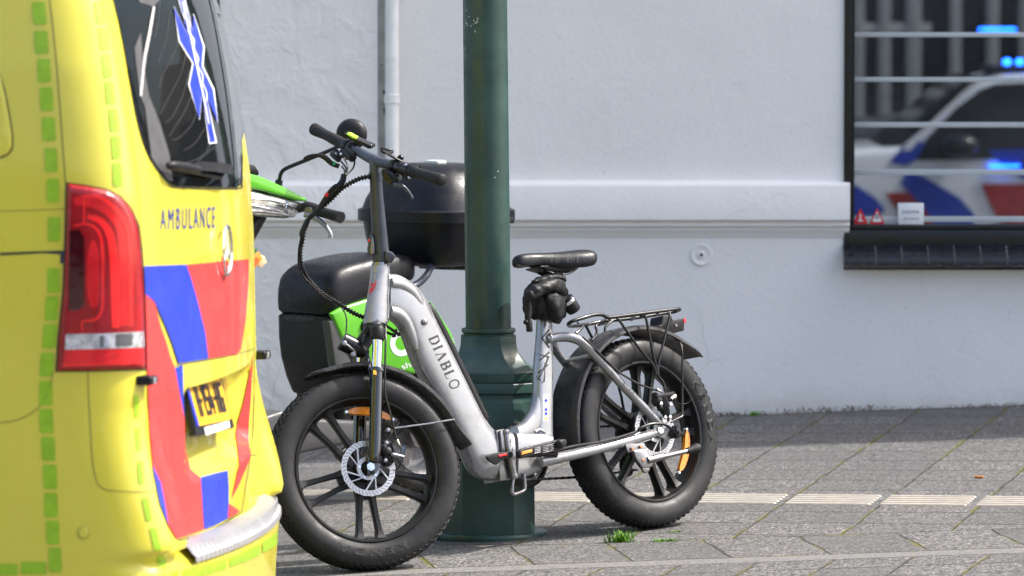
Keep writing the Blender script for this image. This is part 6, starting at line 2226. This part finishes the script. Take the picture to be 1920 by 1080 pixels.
# number plate
pn = (VR + V((0, 0, .27))).normalized()
pc0 = cast(vb, 392, 755, .03)
def PP(px, py, o=0.0): return on(px, py, pc0 + pn * o, pn)
def C5(l): return [(330 + x / 6, 660 + y / 6) for x, y in l]
bm = new()
slab(bm, [PP(x, y) for x, y in C5([(92, 300), (470, 225), (498, 245), (655, 840), (640, 855), (250, 948), (232, 930)])], pn * -.018, .002)
np_ = link('number_plate', bm, M['blackmatt'], amb)
bm = new()
slab(bm, [PP(x, y, .0015) for x, y in C5([(122, 318), (455, 240), (482, 256), (622, 745), (600, 765), (262, 835)])], pn * .001)
link('plate_face', bm, M['plate'], np_)
bm = new()
slab(bm, [PP(x, y, .0015) for x, y in C5([(96, 322), (119, 318), (258, 836), (232, 842)])], pn * .001)
link('plate_strip', bm, M['vblue'], np_)
bm = new()
def fnP(u, v, w_):
    # base line from (290,725)-(570,668), cap line from (190,385)-(490,335)
    bx, by = 285 + (572 - 285) * u, 728 + (668 - 728) * u
    tx, ty = 190 + (495 - 190) * u, 383 + (335 - 383) * u
    q = C5([(bx + (tx - bx) * v, by + (ty - by) * v)])[0]
    return PP(q[0], q[1], .0045)
sw, sh = .36, .15
GL = {'H': (1, [(0, 0, sw, 1), (1 - sw, 0, 1, 1), (0, .44, 1, .58)]), '-': (.42, [(.04, .43, .38, .57)]), '1': (.62, [(.22, 0, .22 + sw, 1), (0, .74, .22, .88)]),
      '5': (1, [(0, 1 - sh, 1, 1), (0, .46, sw, 1), (0, .46, 1, .60), (1 - sw, .08, 1, .6), (0, 0, .94, sh)]), '4': (1, [(.5, 0, .5 + sw, .62), (0, .2, 1, .34), (0, .2, sw * .8, .72), (.12, .62, .46, 1)]),
      'G': (1, [(0, .06, sw, .94), (.1, 1 - sh, 1, 1), (.1, 0, 1, sh), (1 - sw, .1, 1, .5), (.5, .38, 1, .5)])}
x_ = 0
tot_ = sum(GL[c][0] for c in 'H-154-HG') + .17 * 7
for c in 'H-154-HG':
    for u0, v0, u1, v1 in GL[c][1]:
        bm.faces.new([bm.verts.new(fnP((x_ + u) / tot_, v, 0)) for u, v in ((u0, v0), (u1, v0), (u1, v1), (u0, v1))])
    x_ += GL[c][0] + .17
link('plate_lettering', bm, M['ink'], np_)
bm = new()
slab(bm, [PP(x, y, .0015) for x, y in C5([(315, 850), (592, 775), (606, 848), (335, 936)])], pn * .001)
link('plate_holder_strip', bm, M['white'], np_)
bm = new()
for a, b in ((385, 425), (455, 520)):
    slab(bm, [PP(x, y, .0028) for x, y in C5([(a, 835 - (a - 385) * .26), (b, 835 - (b - 385) * .26), (b + 6, 865 - (b - 385) * .26), (a + 6, 868 - (a - 385) * .26)])], pn * .0004)
link('small_print', bm, mat('pale_blue_print', (.25, .38, .62), .5), np_)
bm = new()
slab(bm, [PP(x, y, .022) for x, y in C5([(170, 120), (400, 95), (360, 150), (300, 190), (350, 245), (330, 250), (270, 195)])], pn * -.03, .003)
link('plate_lamp', bm, M['ink'], np_)
# small marker lamps at both rear corners
for px, py in ((266, 712.5), (482, 669)):
    bm = new()
    q = cast(vb, min(px, 470), py, 0)
    if px > 470: q = van(lerp_tab(ATAB, q.z) - .075, .885, at_y(482, 669, 15.0).z)
    box(bm, q + VR * .012, (VR * .020, (VT + VR * .12).normalized() * .030, V((0, 0, .0115))), .006, 3)
    ml = link('marker_lamp', bm, M['black'], amb)
    bm = new()
    box(bm, q + VR * .0315 + VT * .004, (VR * .002, VT * .020, V((0, 0, .008))), .001)
    link('lamp_lens', bm, M['reverse'], ml)
# ribbed steel tread plate on the bumper
bm = new()
inner = smooth2([(334, 1015), (370, 1005), (400, 993), (425, 979), (440, 969.5), (453, 961)], 8)
outer = smooth2([(358, 1042), (400, 1034), (440, 1022), (475, 1007), (505, 989), (525, 972)], 8)
edge = smooth2([(352, 1030), (395, 1022), (437, 1010), (472, 996), (500, 980), (522, 965)], 8)
rows = []
Yb = lambda x: 14.05 + (x - 334) * .0058
n_ = len(inner)
zt = cast(vb, 400, 1005, .0).z
vs = []
# follow the bumper: horizontal sheet at bumper-top height with a rolled, ribbed front edge
zt = .306
NS = 150
for i in range(NS):
    t = i / (NS - 1)
    def at(l):
        f = t * (len(l) - 1)
        k = min(int(f), len(l) - 2)
        return (l[k][0] + (l[k + 1][0] - l[k][0]) * (f - k), l[k][1] + (l[k + 1][1] - l[k][1]) * (f - k))
    b = -.66 + 1.47 * t
    ai = lerp_tab(ATAB, .36) - KB * b * b - .02
    ao = lerp_tab(ATAB, .235) - KB * b * b + .004
    zt = .322 - .014 * t
    cut = smst(.36, .80, b)
    ai = ai + (ao - .035 - ai) * cut
    rib = .0022 * (1 if i % 4 < 2 else -1)
    dx = [(ai, zt), (ai + (ao - ai) * .35, zt - .006), (ai + (ao - ai) * .55, zt - .0105), (ai + (ao - ai) * .78, zt - .020), (ao - .008 + rib, zt - .034), (ao + rib, zt - .042), (ao + .001 + rib, zt - .056), (ao - .004, zt - .058)]
    vs.append([van(a, b, z) for a, z in dx])
bridge_rings(bm, vs, closed=False)
link('bumper_tread_plate', bm, mat('ribbed_aluminium', (.44, .44, .45), .36, metal=.7, var=.0, vs=5, rvar=.03), amb, sharp=15)
# wheels
for a, b in ((-1.02, -.86), (-1.02, .86), (-3.95, -.86), (-3.95, .86)):
    c = van(a, b, 0)
    c.z = rz(c.x, c.y) + .325
    s = -1 if b < 0 else 1
    Mw = frame_M(c, -VR, VT * s, V((0, 0, 1)))
    bm = new()
    lathe(bm, [(.0, .095), (.05, .10), (.09, .085), (.19, .095), (.205, .11), (.21, .09), (.21, -.09), (.0, -.09)], Mw, 36, closed=False)
    w = link('wheel', bm, M['steel'], amb)
    bm = new()
    h = [(.205, .09), (.23, .112), (.28, .115), (.315, .10), (.325, .07)]
    lathe(bm, h + [(r, -y) for r, y in h[::-1]], Mw, 48)
    link('tyre', bm, M['tyre'], w)

# ============================================================ POLICE CAR and a dark car (in the street, seen in the window)
YC = 6.4
def CPt(px, py, Y=YC): return refl(px, py, Y)
roof = CPt(1860, 128)
pcar = thing('police_car', 'white police car with blue and red stripes, reflected in the shop window', 'police car', (roof.x, YC - .9, rz(roof.x, YC - .9)))
RZ = rz(roof.x, YC)
def prof_car(pts, inset, y, mt, name, parent, depth, bev=.03):
    bm = new()
    slab(bm, [CPt(x, yy, y) for x, yy in pts], V((0, depth, 0)), bev, 3)
    return link(name, bm, mt, parent, sharp=40)
gy = lambda dz: None
def py_of(z):  # pixel row of a height at the car's distance
    return proj(V((0, GLY + (GLY - YC), z)))[1]
yb_ = py_of(RZ + .22)
low = prof_car([(1395, 380), (1405, 320), (1450, 292), (1560, 283), (1690, 276), (1760, 262), (2260, 262), (2440, 268), (2470, 330), (2468, yb_ - 40), (2430, yb_), (1420, yb_), (1392, yb_ - 50)], 0, YC, M['carwhite'], 'body', pcar, -1.78, .05)
cab = prof_car([(1690, 276), (1735, 240), (1800, 180), (1846, 150), (1880, 141), (2000, 136), (2150, 142), (2260, 168), (2380, 262)], 0, YC - .12, M['carwhite'], 'cabin', pcar, -1.54, .05)
def cs(name, pts, mt, dy, par, Y=YC): 
    bm = new()
    slab(bm, [CPt(x, y, Y + dy) for x, y in pts], V((0, -.006, 0)))
    return link(name, bm, mt, par)
cs('side_window', [(1716, 300), (1735, 262), (1790, 205), (1838, 168), (1866, 158), (1985, 152), (1985, 292), (1800, 300)], M['carglass'], .012, low)
cs('side_window', [(2003, 152), (2140, 156), (2225, 182), (2310, 262), (2003, 290)], M['carglass'], .012, low)
bm = new()
slab(bm, [CPt(x, y, YC - .2) for x, y in ((1655, 276), (1700, 238), (1765, 180), (1822, 142), (1834, 148), (1776, 190), (1712, 250), (1690, 280))], V((0, -1.38, 0)))
link('windscreen', bm, M['carglass'], cab)
cs('door_pillar', [(1690, 282), (1706, 282), (1760, 224), (1836, 160), (1856, 147), (1840, 147), (1806, 172), (1740, 234)], M['carwhite'], .016, low)
cs('blue_stripe', [(1668, 305), (1690, 276), (1716, 262), (1735, 268), (1718, 300), (1700, 310)], M['carblue'], .014, low)
cs('blue_stripe', [(1600, 345), (1640, 370), (1660, 395), (1640, 405), (1600, 405), (1560, 360)], M['carblue'], .014, low)
cs('blue_stripe', [(1700, 318), (1730, 330), (1800, 372), (1825, 400), (1828, 460), (1765, 460), (1740, 400), (1690, 345)], M['carblue'], .014, low)
cs('red_stripe', [(1660, 362), (1735, 360), (1765, 420), (1770, 460), (1720, 460), (1700, 420)], M['carred'], .013, low)
cs('red_stripe', [(1840, 345), (1985, 345), (1985, 460), (1900, 460), (1860, 390)], M['carred'], .013, low)
cs('blue_stripe', [(1852, 282), (1985, 276), (1985, 335), (1925, 338), (1880, 310)], M['carblue'], .013, low)
cs('wheel_arch', [(1480 + 74 * math.cos(k * math.pi / 16), yb_ + 10 - 105 * math.sin(k * math.pi / 16)) for k in range(17)], M['ink'], .010, low)
bm = new()
mc = CPt(1800, 272, YC + .11)
ball(bm, mc, .12, (1.0, .75, .62), None, 20)
link('wing_mirror', bm, M['black'], pcar)
bm = new()
q = CPt(1905, 132, YC - .5)
hbox(bm, q.x - .16, q.x + .20, q.y - .75, q.y + .12, q.z - .02, q.z + .03, .01)
lbr = link('light_bar', bm, M['ink'], pcar)
for dx in (1888, 1912):
    bm = new()
    q = CPt(dx, 116, YC - .38)
    ball(bm, q, .026, (1.0, 1, .75), None, 16)
    link('blue_lamp', bm, M['bluelamp'], lbr)
bm = new()
q, q2 = CPt(1855, 312, YC + .03), CPt(1912, 312, YC + .03)
hbox(bm, q.x, q2.x, q.y - .02, q.y, q.z - .004, q.z + .008, .003)
link('blue_lamp', bm, M['bluelamp'], low)  # glowing strip added on the car side for a reflected blue streak
for cx_ in (1480, 2320):
    cw = CPt(cx_, 400, YC - .1)
    cw.z = rz(cw.x, cw.y) + .31
    for yy, s in ((YC - .1, 1), (YC - 1.68, -1)):
        Mw = frame_M(V((cw.x, yy, cw.z)), V((-1, 0, 0)), V((0, s, 0)), V((0, 0, 1)))
        bm = new()
        lathe(bm, [(.0, .08), (.06, .085), (.19, .07), (.205, .095), (.205, -.09), (0, -.09)], Mw, 32, closed=False)
        w = link('wheel', bm, M['steel'], pcar)
        bm = new()
        lathe(bm, [(.20, .09), (.24, .108), (.29, .10), (.31, .07), (.31, -.07), (.29, -.10), (.20, -.09)], Mw, 40)
        link('tyre', bm, M['tyre'], w)
# dark estate car behind it
YD = 1.2
dcar = thing('estate_car', 'dark grey car with a blue roof lamp, reflected behind the white police car', 'car', (3.2, YD - .9, rz(3.2, YD)))
RZ2 = rz(3.0, YD)
def DP2(x, h): return V((x, YD, RZ2 + h))
x0 = refl(1500, 100, YD).x
bm = new()
slab(bm, [DP2(x0 + a, h) for a, h in ((0, .3), (.02, .62), (.25, .78), (1.25, .92), (4.35, .95), (4.45, .6), (4.4, .25), (.1, .22))], V((0, -1.75, 0)), .05, 3)
db = link('body', bm, M['cardark'], dcar)
bm = new()
slab(bm, [DP2(x0 + a, h) - V((0, .12, 0)) for a, h in ((1.2, .92), (1.95, 1.38), (2.3, 1.45), (3.6, 1.44), (4.3, .95))], V((0, -1.5, 0)), .05, 3)
link('cabin', bm, M['cardark'], dcar)
bm = new()
slab(bm, [DP2(x0 + a, h) - V((0, .10, 0)) for a, h in ((1.42, .96), (2.0, 1.33), (2.35, 1.38), (3.5, 1.37), (4.05, .97))], V((0, -.03, 0)))
link('side_window', bm, M['carglass'], dcar)
bm = new()
q, q2 = refl(1838, 56, YD - .9), refl(1905, 56, YD - .9)
hbox(bm, q.x, q2.x, q.y - .10, q.y, q.z - .008, q.z + .011, .005)
lb2 = link('blue_lamp', bm, M['bluelamp'], dcar)
for a in (.85, 3.5):
    Mw = frame_M(V((x0 + a, YD - .08, rz(x0 + a, YD) + .31)), V((-1, 0, 0)), V((0, 1, 0)), V((0, 0, 1)))
    for s in (0, -1.58):
        bm = new()
        Mw2 = Matrix.Translation((0, s, 0)) @ Mw
        lathe(bm, [(.0, .06), (.19, .07), (.205, .095), (.205, -.09), (0, -.09)], Mw2, 32, closed=False)
        w = link('wheel', bm, M['steel'], dcar)
        bm = new()
        lathe(bm, [(.20, .09), (.24, .108), (.29, .10), (.31, .07), (.31, -.07), (.29, -.10), (.20, -.09)], Mw2, 40)
        link('tyre', bm, M['tyre'], w)

# ============================================================ SMALL THINGS ON THE PAVEMENT
def tuft(px, py, n, hgt, spread, seed, label, group=None):
    rnd = random.Random(seed)
    c = gpt(px, py)
    bm = new()
    for _ in range(n):
        b = V((c.x + rnd.gauss(0, spread), c.y + rnd.gauss(0, spread * .35), 0))
        b.z = gz(b.x, b.y) - .002
        h = hgt * rnd.uniform(.35, 1)
        d = V((rnd.gauss(0, .8), rnd.gauss(0, .8), 0)) * h * .7
        w = rnd.uniform(.0012, .0026)
        s = V((rnd.uniform(-1, 1), rnd.uniform(-1, 1), 0)).normalized() * w
        p1, p2 = b + d * .35 + V((0, 0, h * .6)), b + d + V((0, 0, h))
        v = [bm.verts.new(q) for q in (b - s, b + s, p1 + s * .8, p1 - s * .8, p2)]
        bm.faces.new(v[:4])
        bm.faces.new((v[3], v[2], v[4]))
    o = link('grass_tuft', bm, M['grass'], sharp=80)
    return tagged(o, label, 'grass tuft', 'grass tufts in the pavement joints')
tuft(1163, 1016, 150, .040, .016, 1, 'bright green grass tuft growing beside the rear bicycle wheel')
tuft(1247, 1015, 90, .013, .022, 2, 'small flat grass tuft in the joint to the right of the bright tuft')
tuft(1414, 779, 60, .024, .008, 3, 'small green weed at the foot of the white house wall')
tuft(1262, 998, 60, .008, .014, 6, 'tiny strip of grass just right of the rear tyre')
c = gpt(1836, 897)
bm = new()
cyl(bm, c + V((-.014, .004, .0045)), c + V((.013, -.004, .0045)), .0042, 12, .0006)
tagged(link('cigarette_butt', bm, M['butt']), 'orange cigarette butt lying on the grey paving near the house', 'cigarette butt')
